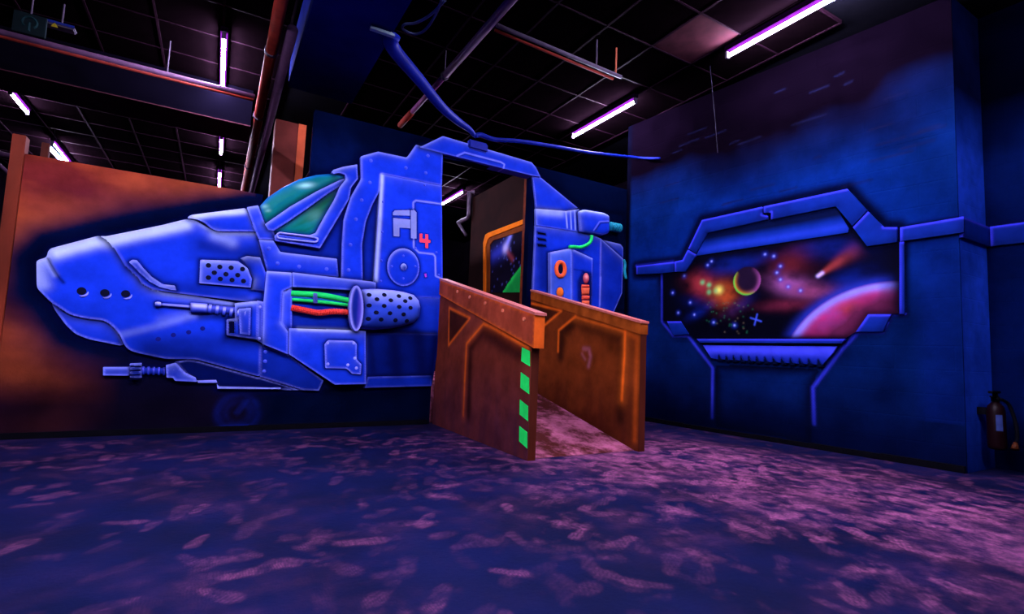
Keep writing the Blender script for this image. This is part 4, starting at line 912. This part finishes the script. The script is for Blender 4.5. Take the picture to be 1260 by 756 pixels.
def ramp_paint(strokes, base, fade, tri=None):
    def fn(V, poly):
        n1 = vnoise(V, 3, 91, 4); n2 = vnoise(V * (3, 0.6), 4, 95)
        col = np.tile(np.array(base), (len(V), 1)) * (0.45 + 1.1 * n1)[:, None]
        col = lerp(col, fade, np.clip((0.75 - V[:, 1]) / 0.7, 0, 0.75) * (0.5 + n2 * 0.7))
        if tri is not None:
            i = inside(V, tri); col[i] = lerp(col[i], (0.025, 0.006, 0.004), 0.8)
        for pts, w, k, c in strokes:
            q = line_dist(V, pts); col = lerp(col, c, k * np.exp(-(q / w) ** 2))
        return col
    return fn
tri = [(0.312,1.294),(0.856,1.163),(0.351,0.885)]
line_l = [(0.811,0.2),(0.803,0.537),(0.804,0.906),(1.158,1.097),(1.346,1.057),(1.974,0.881)]
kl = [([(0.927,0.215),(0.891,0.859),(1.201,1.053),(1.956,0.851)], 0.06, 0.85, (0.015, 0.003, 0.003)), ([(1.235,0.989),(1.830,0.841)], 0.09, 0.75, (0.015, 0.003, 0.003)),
      (line_l, 0.055, 0.35, (0.5, 0.08, 0.02)), (line_l[1:], 0.015, 0.95, OR), (line_l[:2], 0.014, 0.6, OR), (tri + tri[:1], 0.014, 0.95, OR),
      ([(1.522,1.226),(1.504,1.155)], 0.02, 0.35, (0.05, 0.01, 0.01))]
# left side: board, painted face, top rail, end cap
board('side_board', 2.192, 2.262, 0.005, FRONT_S, 0.0)
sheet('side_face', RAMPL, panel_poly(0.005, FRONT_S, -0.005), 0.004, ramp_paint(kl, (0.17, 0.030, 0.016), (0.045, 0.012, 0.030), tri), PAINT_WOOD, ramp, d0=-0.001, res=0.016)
def rail_paint(V, poly):
    col = np.tile(np.array((0.34, 0.055, 0.022)), (len(V), 1)) * (0.55 + 0.8 * vnoise(V * (4, 1), 4, 99))[:, None]
    d = line_dist(V, poly, True); return lerp(col, OR, 0.7 * np.exp(-(d / 0.012) ** 2))
rl = [(0.005, 1.630), (FRONT_S + 0.06, 1.630 - (FRONT_S + 0.06) * SLOPE), (FRONT_S + 0.06, 0.775), (0.005, 1.30)]
rl[2] = (FRONT_S + 0.06, 1.630 - (FRONT_S + 0.06) * SLOPE - 0.26); rl[3] = (0.005, 1.630 - 0.16)
rail = sheet('top_rail', RAMPL, rl, 0.02, rail_paint, PAINT_WOOD, ramp, d0=-0.075, res=0.03, back=True)
cap = MB(); V = []
for x in (2.165, 2.275):
    for s, o in ((0.0, 0.0), (FRONT_S + 0.07, 0.0), (FRONT_S + 0.07, 0.022), (0.0, 0.022)): V.append((x, YW - s, 1.632 - s * SLOPE + o))
cap.add(V, [(0, 1, 2, 3), (4, 5, 6, 7), (0, 1, 5, 4), (1, 2, 6, 5), (2, 3, 7, 6), (3, 0, 4, 7)]); CAPM = mat('worn_salmon_edge', (0.50, 0.13, 0.10), 0.5, var=0.25, scale=20)
cap.build('rail_cap', CAPM, ramp)
for a, z in [(0.559,1.450),(0.869,1.371),(1.216,1.288),(1.560,1.203),(1.927,1.115)]:
    mb = MB(); P = RAMPL.pt(a, z, 0.02)
    mb.tube([P, P + RAMPL.n * 0.012], 0.016, 10).build('bolt', mat('bolt_brass', (0.8, 0.22, 0.10), 0.4), ramp)
GSQ = (0.02, 0.90, 0.12)
for pl in ([(1.880,0.884),(2.002,0.858),(2.011,0.736),(1.876,0.774)], [(1.878,0.682),(2.005,0.643),(2.014,0.519),(1.880,0.558)], [(1.879,0.461),(2.005,0.423),(2.014,0.307),(1.884,0.343)], [(1.887,0.251),(2.009,0.219),(2.018,0.096),(1.896,0.131)]):
    sheet('green_square', RAMPL, pl, 0.008, flat(GSQ), PAINT, ramp, d0=0.003, res=0.03)
# right side
line_r1 = [(-0.114,1.478),(-0.00258,1.478),(0.776,1.326),(0.387,1.145)]; line_r2 = [(0.734,0.871),(0.731,1.108),(1.038,1.255)]; line_r3 = [(1.038,1.249),(1.180,1.215),(1.819,1.082),(1.816,0.844),(1.793,0.439)]
kr = [([(0.789,0.813),(0.8,1.083),(1.064,1.196),(1.765,1.047)], 0.08, 0.85, (0.012, 0.003, 0.002)), ([(1.773,1.021),(1.773,0.262)], 0.06, 0.75, (0.012, 0.003, 0.002)), (line_r3, 0.06, 0.4, (0.5, 0.10, 0.012)),
      (line_r1, 0.014, 0.9, OR), (line_r2, 0.014, 0.95, OR), (line_r3[:3], 0.012, 0.5, OR), (line_r3[2:], 0.016, 0.9, OR), ([(1.819,1.082),(1.982,1.021),(1.974,0.097)], 0.03, 0.25, OR),
      ([(1.194,0.909),(1.284,0.905),(1.313,0.828),(1.283,0.731)], 0.025, 0.5, (0.30, 0.09, 0.12)), ([(1.170,0.852),(1.226,0.798)], 0.02, 0.35, (0.30, 0.09, 0.12))]
board('side_board', 3.364, 3.434, 0.12, FRONT_S, 0.0)
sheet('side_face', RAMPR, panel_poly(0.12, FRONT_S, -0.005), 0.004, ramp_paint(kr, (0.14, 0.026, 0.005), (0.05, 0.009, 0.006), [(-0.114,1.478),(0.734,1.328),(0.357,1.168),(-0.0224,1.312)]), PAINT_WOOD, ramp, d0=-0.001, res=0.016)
rr = [(0.12, 1.630 - 0.12 * SLOPE), (FRONT_S + 0.004, 1.630 - (FRONT_S + 0.004) * SLOPE), (FRONT_S + 0.004, 1.630 - (FRONT_S + 0.004) * SLOPE - 0.10), (0.12, 1.53 - 0.12 * SLOPE)]
sheet('top_rail', RAMPR, rr, 0.012, lambda V, p: np.tile(np.array((0.30, 0.062, 0.008)), (len(V), 1)) * (0.55 + 0.8 * vnoise(V * (4, 1), 4, 98))[:, None], PAINT_WOOD, ramp, d0=-0.085, res=0.03, back=True)
cap2 = MB(); V = []
for x in (3.34, 3.452):
    for s, o in ((0.115, 0.0), (FRONT_S + 0.012, 0.0), (FRONT_S + 0.012, 0.02), (0.115, 0.02)): V.append((x, YW - s, 1.632 - s * SLOPE + o))
cap2.add(V, [(0, 1, 2, 3), (4, 5, 6, 7), (0, 1, 5, 4), (1, 2, 6, 5), (2, 3, 7, 6), (3, 0, 4, 7)]); cap2.build('rail_cap', CAPM, ramp)
dk = MB(); dk.add([(2.262, 3.50, 0.004), (3.364, 3.50, 0.004), (3.364, YW - 0.005, 0.44), (2.262, YW - 0.005, 0.44), (2.262, YW - 0.005, 0.004), (3.364, YW - 0.005, 0.004)], [(0, 1, 2, 3), (0, 4, 5, 1), (0, 3, 4), (1, 5, 2), (2, 5, 4, 3)])
def deck_mat():
    m, N, L, B = new_mat('dusty_ramp_deck')
    tc = N.new('ShaderNodeTexCoord'); a = N.new('ShaderNodeTexNoise'); a.inputs['Scale'].default_value = 3.0; a.inputs['Detail'].default_value = 9; a.inputs['Roughness'].default_value = 0.72
    L.new(tc.outputs['Object'], a.inputs['Vector'])
    r = N.new('ShaderNodeMapRange'); r.interpolation_type = 'SMOOTHSTEP'; r.inputs[1].default_value = 0.40; r.inputs[2].default_value = 0.66
    L.new(a.outputs['Fac'], r.inputs[0])
    x = N.new('ShaderNodeMix'); x.data_type = 'RGBA'; x.inputs['A'].default_value = (0.060, 0.012, 0.010, 1); x.inputs['B'].default_value = (0.46, 0.125, 0.215, 1)
    L.new(r.outputs[0], x.inputs['Factor']); L.new(x.outputs['Result'], B.inputs['Base Color'])
    B.inputs['Roughness'].default_value = 0.8; B.inputs['Specular IOR Level'].default_value = 0.02
    return m
DECK = deck_mat()
dk.build('ramp_deck', DECK, ramp)

# ------------------------------------------------------------------ inside the doorway
struct('floor_inner', MB().box((2.1, YW + 0.11, 0.0), (3.6, 8.6, 0.44)), DECK)
struct('wall_inner', MB().box((3.46, YW + 0.17, 0), (3.56, 7.44, 3.32)), mat('inner_brown', (0.018, 0.0042, 0.0025), 0.8, var=0.5, scale=3))
INS = thing('inner_mural', 'orange framed space picture on the corridor wall inside the doorway', 'mural', tuple(INNER.pt(2, 1.8, 0)))
def ip(name, poly, d, paint, parent=INS, **k): return sheet(name, INNER, poly, d, paint, PAINT, parent, d0=-0.005, **k)
ip('picture_frame', [(1.660,1.713),(1.582,2.481),(1.635,2.591),(1.723,2.605),(2.774,2.603),(2.793,2.541),(1.780,2.530),(1.709,2.489),(1.666,2.407),(1.736,1.707)], 0.03, flat((0.95, 0.22, 0.01)), res=0.03)
ip('inner_frame', [(1.736,1.707),(1.666,2.407),(1.709,2.483),(1.780,2.524),(2.793,2.541),(2.814,2.459),(1.878,2.467),(1.778,2.419),(1.836,1.699)], 0.015, flat((0.22, 0.05, 0.01)), res=0.03)
c1 = [(2.242,2.289),(2.365,2.448),(1.900,2.226),(2.458,2.107)]
def ipaint(V, poly):
    col = np.tile(np.array((0.006, 0.004, 0.016)), (len(V), 1)) * (0.5 + vnoise(V, 5, 121))[:, None]
    for a, b, w, k, c in ((c1[0], c1[2], 0.10, 0.9, (0.04, 0.06, 0.6)), (c1[0], c1[1], 0.05, 1.0, (0.25, 0.28, 0.95)), (c1[0], c1[3], 0.04, 0.6, (0.5, 0.08, 0.10)), (c1[0], c1[0], 0.07, 1.0, (0.6, 0.6, 1.0))):
        col = lerp(col, c, k * np.exp(-(seg_dist(V, a, b) / w) ** 2))
    r = np.random.default_rng(2); lo_, hi_ = V.min(0), V.max(0)
    for k in range(40):
        c = lo_ + (hi_ - lo_) * r.random(2); col = lerp(col, (0.15, 0.2, 0.8), 0.8 * np.exp(-((V - c) ** 2).sum(1) / 0.012 ** 2))
    i = inside(V, [(2.213,1.669),(2.393,1.805),(2.567,1.920),(2.745,2.016),(2.770,1.625)]); col[i] = np.array((0.01, 0.40, 0.06)); 
    e = line_dist(V, [(2.213,1.669),(2.393,1.805),(2.567,1.920),(2.745,2.016)]); col = lerp(col, (0.02, 0.85, 0.10), np.exp(-(e / 0.05) ** 2) * i)
    return col
ip('star_picture', [(1.836,1.699),(1.779,2.413),(1.878,2.464),(2.726,2.455),(2.814,1.622)], 0.004, ipaint, res=0.02)
for x0, x1, y, nm, lab in ((2.72, 2.95, 8.45, 'corridor_post', 'orange corridor post nearest the left door jamb'), (3.02, 3.28, 8.6, 'corridor_post', 'orange corridor post beside the framed picture')):
    tag(MB().box((x0, y, 0.44), (x1, y + 0.12, 2.75)).build(nm, mat('corridor_orange', (0.55, 0.10, 0.012), 0.6, var=0.5, scale=4, stretch=(1, 1, 0.3)), None), lab, 'post', 'posts inside the corridor')
brk = [(3.400,7.442,3.403),(3.400,7.422,3.038),(3.400,7.451,2.974),(3.400,7.833,2.973)]; brk = [(3.47, 7.40, brk[0][2])] + brk
tag(MB().tube(brk, 0.035, 10).tube([brk[4], Vector(brk[4]) + Vector((0, -0.35, -0.28))], 0.025, 8).build('bent_pipe', mat('dull_steel', (0.16, 0.12, 0.17), 0.4, 0.4), None, smooth=True), 'grey bent pipe bracket high on the inner wall', 'pipe')

# ------------------------------------------------------------------ lamps
HOUSING = mat('housing_glow_tint', (0.0035, 0.0003, 0.0050), 0.8, spec=0.0)  # violet fringe of the tubes' glow is put into this colour
def lamp(x, y0, y1, z, label, r=0.019, group='ultraviolet tube lamps'):
    t = thing('tube_lamp', label, 'lamp', (x, (y0 + y1) / 2, z + 0.10), group)
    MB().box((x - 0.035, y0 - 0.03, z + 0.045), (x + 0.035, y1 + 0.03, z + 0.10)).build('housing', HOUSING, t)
    for y in (y0 - 0.02, y1 + 0.02):
        MB().box((x - 0.02, y - 0.012, z - 0.028), (x + 0.02, y + 0.012, z + 0.046)).build('end_holder', STEEL, t)
    MB().tube([(x, y0, z), (x, y1, z)], r, 10).build('tube', TUBE, t, smooth=True)
    return t
ZL = 4.09
lamp(4.50, 1.95, 3.40, ZL, 'large violet tube lamp at the top right, next to the pale ceiling tile')
lamp(4.40, 4.72, 6.00, ZL, 'violet tube lamp on the ceiling above the right end of the blue hose')
lamp(-0.17, 6.15, 7.52, ZL, 'violet tube lamp beside the red pipe, in front of the dropped beam')
lamp(-0.16, 9.35, 10.15, ZL, 'short violet tube lamp just behind the dropped beam')
lamp(-0.17, 11.3, 12.75, ZL, 'farthest violet tube lamp in line with the red pipe')
lamp(-2.68, 9.35, 10.05, ZL, 'violet tube lamp at the far left edge below the exit sign')
lamp(-2.68, 11.45, 12.85, ZL, 'violet tube lamp just above the left orange post')
lamp(4.20, 9.5, 10.6, ZL, 'tube lamp seen through the ship doorway')
ADDED_LAMP = 'unseen violet tube lamp added over the viewer to light the ship wall'
for x, y0 in ((-2.6, 1.3), (-1.7, 1.3), (-0.8, 1.3), (0.1, 1.3), (1.6, 0.95), (2.5, 0.8), (0.1, -1.8), (2.5, -1.8)): lamp(x, y0, y0 + 1.4, ZL, ADDED_LAMP)  # unseen lamps added over and behind the viewer to brighten the ship
# second, bluer tube beside the left one
q = [(-2.570,10.800,3.838),(-2.325,10.800,3.594)]
BLUET, N_, L_, B_ = new_mat('blue_tube'); B_.inputs['Emission Color'].default_value = (0.25, 0.4, 1.0, 1); B_.inputs['Emission Strength'].default_value = 12.0
tl = thing('blue_tube_lamp', 'blue tube lamp glowing just behind the top of the orange wall', 'lamp', (q[0][0], 11.0, 4.0))
MB().tube([(q[0][0], 10.8, q[0][2]), (q[0][0] + 0.02, 11.5, q[0][2])], 0.03, 10).build('tube', BLUET, tl, smooth=True)
MB().box((q[0][0] - 0.03, 10.8, q[0][2] + 0.03), (q[0][0] + 0.05, 11.5, q[0][2] + 0.05)).tube([(q[0][0], 11.0, q[0][2] + 0.04), (q[0][0], 11.0, HC)], 0.006, 6).build('housing', BLACK, tl)

# ------------------------------------------------------------------ ceiling services
duct = MB().box((0.49, -4.5, 3.7), (1.185, 6.08, HC))
tag(duct.build('ceiling_duct', SOFFIT, None), 'wide navy boxed duct running along the ceiling to the ship', 'duct')
pil = thing('column', 'rust red column behind the cockpit canopy', 'column', (0.8, 8.4, 0))
MB().box((0.54, 8.3, 0), (0.86, 8.6, HC)).build('shaft', mat('rust_paint', (0.14, 0.025, 0.018), 0.6, var=0.4, scale=3), pil)
MB().box((0.86, 8.28, 0), (0.97, 8.36, HC)).build('flange', mat('orange_flange', (0.55, 0.10, 0.035), 0.5, var=0.4, scale=3), pil)
pil2 = MB().box((1.06, 8.25, 0), (1.11, 8.3, HC))
tag(pil2.build('conduit_post', RED, None), 'thin red upright pipe beside the rust red column', 'pipe')
rp = thing('red_pipe', 'red ceiling pipe running beside the duct to the far wall', 'pipe', (0.26, 8, 3.8))
MB().tube([(0.265, 1.0, 3.8), (0.275, 14.5, 3.8)], 0.055, 12).build('pipe_run', RED, rp, smooth=True)
for y in (5.6, 7.35, 9.6, 12): MB().tube([(0.268, y - 0.02, 3.8), (0.268, y + 0.02, 3.8)], 0.066, 12).tube([(0.268, y, 3.86), (0.268, y, HC)], 0.008, 6).build('pipe_clamp', STEEL, rp)
xp = thing('cross_pipe', 'thin grey and red pipe crossing below the exit sign', 'pipe', (-1, 6.8, 3.8))
MB().tube([(-5.5, 6.8, 3.8), (0.19, 6.8, 3.8)], 0.03, 10).build('pipe_run', PURPLE, xp, smooth=True)
MB().tube([(-5.5, 6.8, 3.755), (0.18, 6.8, 3.755)], 0.016, 8).build('cable_run', RED, xp, smooth=True)
for x in (-0.7, -2.2): MB().tube([(x, 6.8, 3.8), (x, 6.8, HC)], 0.008, 6).build('hanger', STEEL, xp)
gp_ = thing('grey_duct_pipe', 'grey pipe between the red pipe and the navy duct', 'pipe', (0.4, 9, 3.62))
MB().tube([(0.40, 5.0, 3.75), (0.40, 14.5, 3.75)], 0.05, 12).build('pipe_run', PURPLE, gp_, smooth=True)
pp = thing('purple_pipe', 'dark purple pipe crossing the ceiling above the ship doorway', 'pipe', (2.0, 5, 3.9))
MB().tube([(2.0, 1.0, 3.9), (2.0, 5.2, 3.9)], 0.040, 12).build('pipe_run', mat('purple_pipe_paint', (0.09, 0.022, 0.08), 0.5), pp, smooth=True)
MB().tube([(2.0, 5.2, 3.9), (1.99, 6.25, 3.9)], 0.032, 12).build('pipe_end', mat('purple_pipe_dark', (0.10, 0.02, 0.08), 0.5), pp, smooth=True)
MB().tube([(1.99, 6.3, 3.9), (1.985, 6.75, 3.9)], 0.04, 12).build('red_sleeve', RED, pp, smooth=True)
for y in (3.4, 5.2): MB().tube([(2.0, y - 0.02, 3.9), (2.0, y + 0.02, 3.9)], 0.048, 12).tube([(2.0, y, 3.94), (2.0, y, HC)], 0.006, 6).build('pipe_clamp', STEEL, pp)
ct = thing('conduit', 'thin steel conduit on hangers near the upper middle ceiling', 'pipe', (2.8, 4.1, 3.9))
MB().tube([(2.06, 4.08, 3.9), (3.63, 4.11, 3.9)], 0.020, 8).build('conduit_run', STEEL, ct, smooth=True)
MB().tube([(2.06, 4.12, 3.872), (3.55, 4.15, 3.872)], 0.014, 8).build('cable_run', RED, ct, smooth=True)
for p in [(3.274,4.110,3.885)]: MB().tube([(p[0], 4.1, 3.9), (p[0], 4.1, HC)], 0.009, 6).build('hanger', STEEL, ct)
for p in [(3.544,4.110,3.918)]: MB().tube([(p[0], 4.1, 3.9), (p[0], 4.1, HC)], 0.009, 6).build('hanger', mat('copper_rod', (0.4, 0.10, 0.05), 0.4), ct)
# blue hose from the duct over the ship to the right wall
hose = thing('blue_hose', 'dark blue hose slung from the duct over the ship to the right wall', 'hose', (2.5, 5.4, 3.4))
hpts = [(1.20, 4.50, 3.72), (1.235, 4.60, 3.66)] + [(1.586,4.850,3.575)] + [(1.942,5.100,3.486)] + [(2.218,5.280,3.464)] + [(2.401,5.360,3.444)] + [(2.498,5.400,3.403)]
hs = [Vector(p) for p in smooth_line(hpts, 5)]
MB().tube(hs, [0.075 - 0.050 * min(1, (i / (len(hs) - 1)) ** 1.1) for i in range(len(hs))], 12).build('hose_run', HOSE, hose, smooth=True)
h2 = [(2.498,5.400,3.403),(2.583,5.400,3.435),(2.695,5.400,3.423),(2.807,5.400,3.430),(3.131,5.400,3.490),(3.625,5.400,3.547)] + [(4.130,5.360,3.577)] + [(4.417,5.280,3.585)] + [tuple(RIGHT.pt(a, z, 0.04)) for a, z in [(0.19,3.671),(0.431,3.591),(0.594,3.545)]]
hs2 = [Vector(p) for p in smooth_line(h2, 4)]
MB().tube(hs2, [0.030 - 0.014 * i / (len(hs2) - 1) for i in range(len(hs2))], 10).build('hose_run', HOSE, hose, smooth=True)
mp_ = [(2.560,5.430,3.338)][0]
MB().box((mp_[0] - 0.13, 5.40, TALL - 0.02), (mp_[0] + 0.13, 5.47, TALL + 0.10)).build('saddle', HOSE, hose, bevel=0.02)
bk = [(1.072,4.605,3.680),(1.205,4.486,3.680)]
tag(MB().box((0.98, 4.42, 3.660), (1.20, 4.46, 3.685)).tube([(1.17, 4.44, 3.67), (1.17, 4.44, 3.82), (1.10, 4.44, 3.84)], 0.008, 6).build('hose_bracket', mat('pale_bracket', (0.30, 0.45, 0.50), 0.5), None), 'small pale bracket holding the hose under the duct', 'bracket')
lp = [Vector(p) for p in smooth_line([(1.491,3.962,3.850),(1.456,4.216,3.850),(1.384,4.402,3.850),(1.302,4.485,3.850),(1.313,4.565,3.850),(1.429,4.576,3.850),(1.495,4.443,3.850),(1.489,4.141,3.850),(1.440,3.875,3.850)], 5)]
tag(MB().tube(lp, 0.012, 8).build('cable_loop', mat('slate_cable', (0.06, 0.08, 0.16), 0.5), None, smooth=True), 'grey cable hanging in a loop beside the navy duct', 'cable')
wr = [(4.382,3.566,4.190)] + [tuple(RIGHT.pt(0.0, 0, 0))]
wp = [(4.644,3.780,4.390),(4.766,3.780,3.570),(4.812,3.780,3.215)]
tag(MB().tube(wp, 0.004, 6).build('hanging_wire', mat('dark_wire', (0.01, 0.008, 0.02), 0.6), None), 'thin wire hanging from the pale ceiling tile', 'wire')

# exit sign and emergency light
ex = thing('exit_sign', 'dark green exit sign hanging at the top left', 'sign', (-1.8, 6.5, 3.8))
(xa, _, za), (xb, _, zb) = [(-1.920,6.500,3.931),(-1.675,6.500,3.722)]
MB().box((xa, 6.5, zb), (xb, 6.53, za)).build('sign_panel', mat('dark_green_sign', (0.002, 0.010, 0.012), 0.6), ex, bevel=0.005)
cx_, cz_ = (xa + xb) / 2, (za + zb) / 2
SG = mat('sign_green', (0.004, 0.026, 0.028), 0.6)
arc = [(cx_ + 0.055 * math.cos(t), 6.497, cz_ + 0.01 + 0.055 * math.sin(t)) for t in np.linspace(-0.9, math.pi + 0.9, 16)]
MB().tube(arc, 0.012, 6).build('pictogram', SG, ex); MB().tube([(cx_, 6.497, cz_ + 0.01), (cx_, 6.497, cz_ - 0.075)], 0.014, 6).build('pictogram', SG, ex)
MB().tube([(cx_, 6.515, za), (cx_, 6.515, HC)], 0.008, 6).build('hanger', STEEL, ex)
el = thing('emergency_light', 'pale emergency light box with yellow triangle beside the exit sign', 'lamp', (-1.6, 6.6, 3.85))
(xa, _, za), (xb, _, zb) = [(-1.789,6.600,3.990),(-1.488,6.600,3.913)]
zt = za; MB().box((xa, 6.6, zb + 0.02), (xb, 6.72, zt - 0.02)).build('body', WHITE, el, bevel=0.01)
MB().box((xa, 6.595, zt - 0.045), (xb, 6.60, zt - 0.02)).build('lens_strip', mat('blue_lens', (0.008, 0.02, 0.2), 0.5), el)
tx = [(-1.639,6.590,3.921)][0]
MB().add([(tx[0] - 0.03, 6.592, tx[2] - 0.018), (tx[0] + 0.03, 6.592, tx[2] - 0.018), (tx[0], 6.592, tx[2] + 0.03), (tx[0] - 0.03, 6.599, tx[2] - 0.018), (tx[0] + 0.03, 6.599, tx[2] - 0.018), (tx[0], 6.599, tx[2] + 0.03)], [(0, 1, 2), (3, 5, 4), (0, 3, 4, 1), (1, 4, 5, 2), (2, 5, 3, 0)]).build('warning_triangle', mat('yellow_sticker', (0.35, 0.28, 0.01), 0.5), el)
MB().tube([(-1.6, 6.66, za - 0.03), (-1.6, 6.66, HC)], 0.008, 6).build('hanger', STEEL, el)

# left end of the ship wall
tag(MB().box((-1.525, YW - 0.02, 0), (-1.442, YW + 0.08, 2.42)).build('timber_post', ORANGEWOOD, None, bevel=0.004), 'orange painted timber post at the left end of the ship wall', 'post')
tag(MB().box((-1.38, YW + 0.12, 0), (-1.33, YW + 0.17, 2.43)).build('timber_post', BROWN, None, bevel=0.004), 'thin dark timber post peeking over the orange wall', 'post')
q0, q1 = [(-2.400,8.000,2.885),(-2.033,8.000,2.873)]
tag(MB().tube([q0, q1], 0.03, 8).tube([[(-2.380,8.000,2.812)][0], [(-2.198,8.000,2.649)][0]], 0.02, 8).build('barrier_rail', PURPLE, None, smooth=True), 'pale rail behind the left orange post', 'rail')
la, lb = [(-2.560,12.900,4.210),(-1.268,12.900,4.096)]
sh_ = thing('wall_unit', 'long pale wall unit under the ceiling behind the orange wall', 'unit', (la[0], 13, la[2]))
MB().box((la[0], 12.9, HC - 0.19), (lb[0], 13.15, HC - 0.012)).build('casing', mat('beige_casing', (0.10, 0.06, 0.05), 0.6), sh_, bevel=0.01)
MB().box((la[0] + 0.05, 12.89, HC - 0.10), (lb[0] - 0.2, 12.90, HC - 0.06)).build('louvre', BLACK, sh_)

# ------------------------------------------------------------------ fire extinguisher in the alcove
fx = thing('fire_extinguisher', 'dark red fire extinguisher with white label hanging in the right corner', 'extinguisher', (5.75, 1.66, 0.22))
FXM = mat('extinguisher_red', (0.006, 0.001, 0.002), 0.4, var=0.2)
ex_, ey_ = 5.74, 1.72
MB().lathe((ex_, ey_, 0.20), [(0.042, 0), (0.058, 0.01), (0.062, 0.03), (0.062, 0.32), (0.052, 0.36), (0.03, 0.385), (0.022, 0.40)], 20).build('cylinder', FXM, fx, smooth=True)
MB().lathe((ex_, ey_, 0.60), [(0.028, 0), (0.03, 0.03), (0.018, 0.045), (0.018, 0.07)], 12).build('valve', BLACK, fx, smooth=True)
MB().box((ex_ - 0.10, ey_ - 0.018, 0.665), (ex_ + 0.07, ey_ + 0.018, 0.685)).box((ex_ - 0.085, ey_ - 0.015, 0.632), (ex_ + 0.0, ey_ + 0.015, 0.645)).build('handle', BLACK, fx, bevel=0.004)
MB().tube([Vector(p) for p in smooth_line([(ex_ + 0.03, ey_ - 0.02, 0.62), (ex_ + 0.11, ey_ - 0.05, 0.58), (ex_ + 0.13, ey_ - 0.08, 0.45), (ex_ + 0.10, ey_ - 0.10, 0.32), (ex_ + 0.05, ey_ - 0.10, 0.26)], 5)], 0.013, 8).build('hose', BLACK, fx, smooth=True)
MB().tube([(ex_ + 0.05, ey_ - 0.10, 0.27), (ex_ + 0.02, ey_ - 0.105, 0.22)], [0.015, 0.028], 10).build('nozzle_horn', mat('horn_brass', (0.06, 0.015, 0.004), 0.5), fx, smooth=True)
lab = MB(); Vv = []
for z_ in (0.36, 0.49):
    for k in range(6):
        t = math.radians(195 + k * 8); Vv.append((ex_ + 0.064 * math.cos(t), ey_ + 0.064 * math.sin(t), z_))
lab.add(Vv, [(k, k + 1, 7 + k, 6 + k) for k in range(5)]).build('label_sticker', mat('sticker_white', (0.03, 0.05, 0.17), 0.5), fx)
MB().box((ex_ - 0.03, ey_ + 0.055, 0.48), (ex_ + 0.03, 1.834, 0.54)).build('wall_bracket', BLACK, fx)
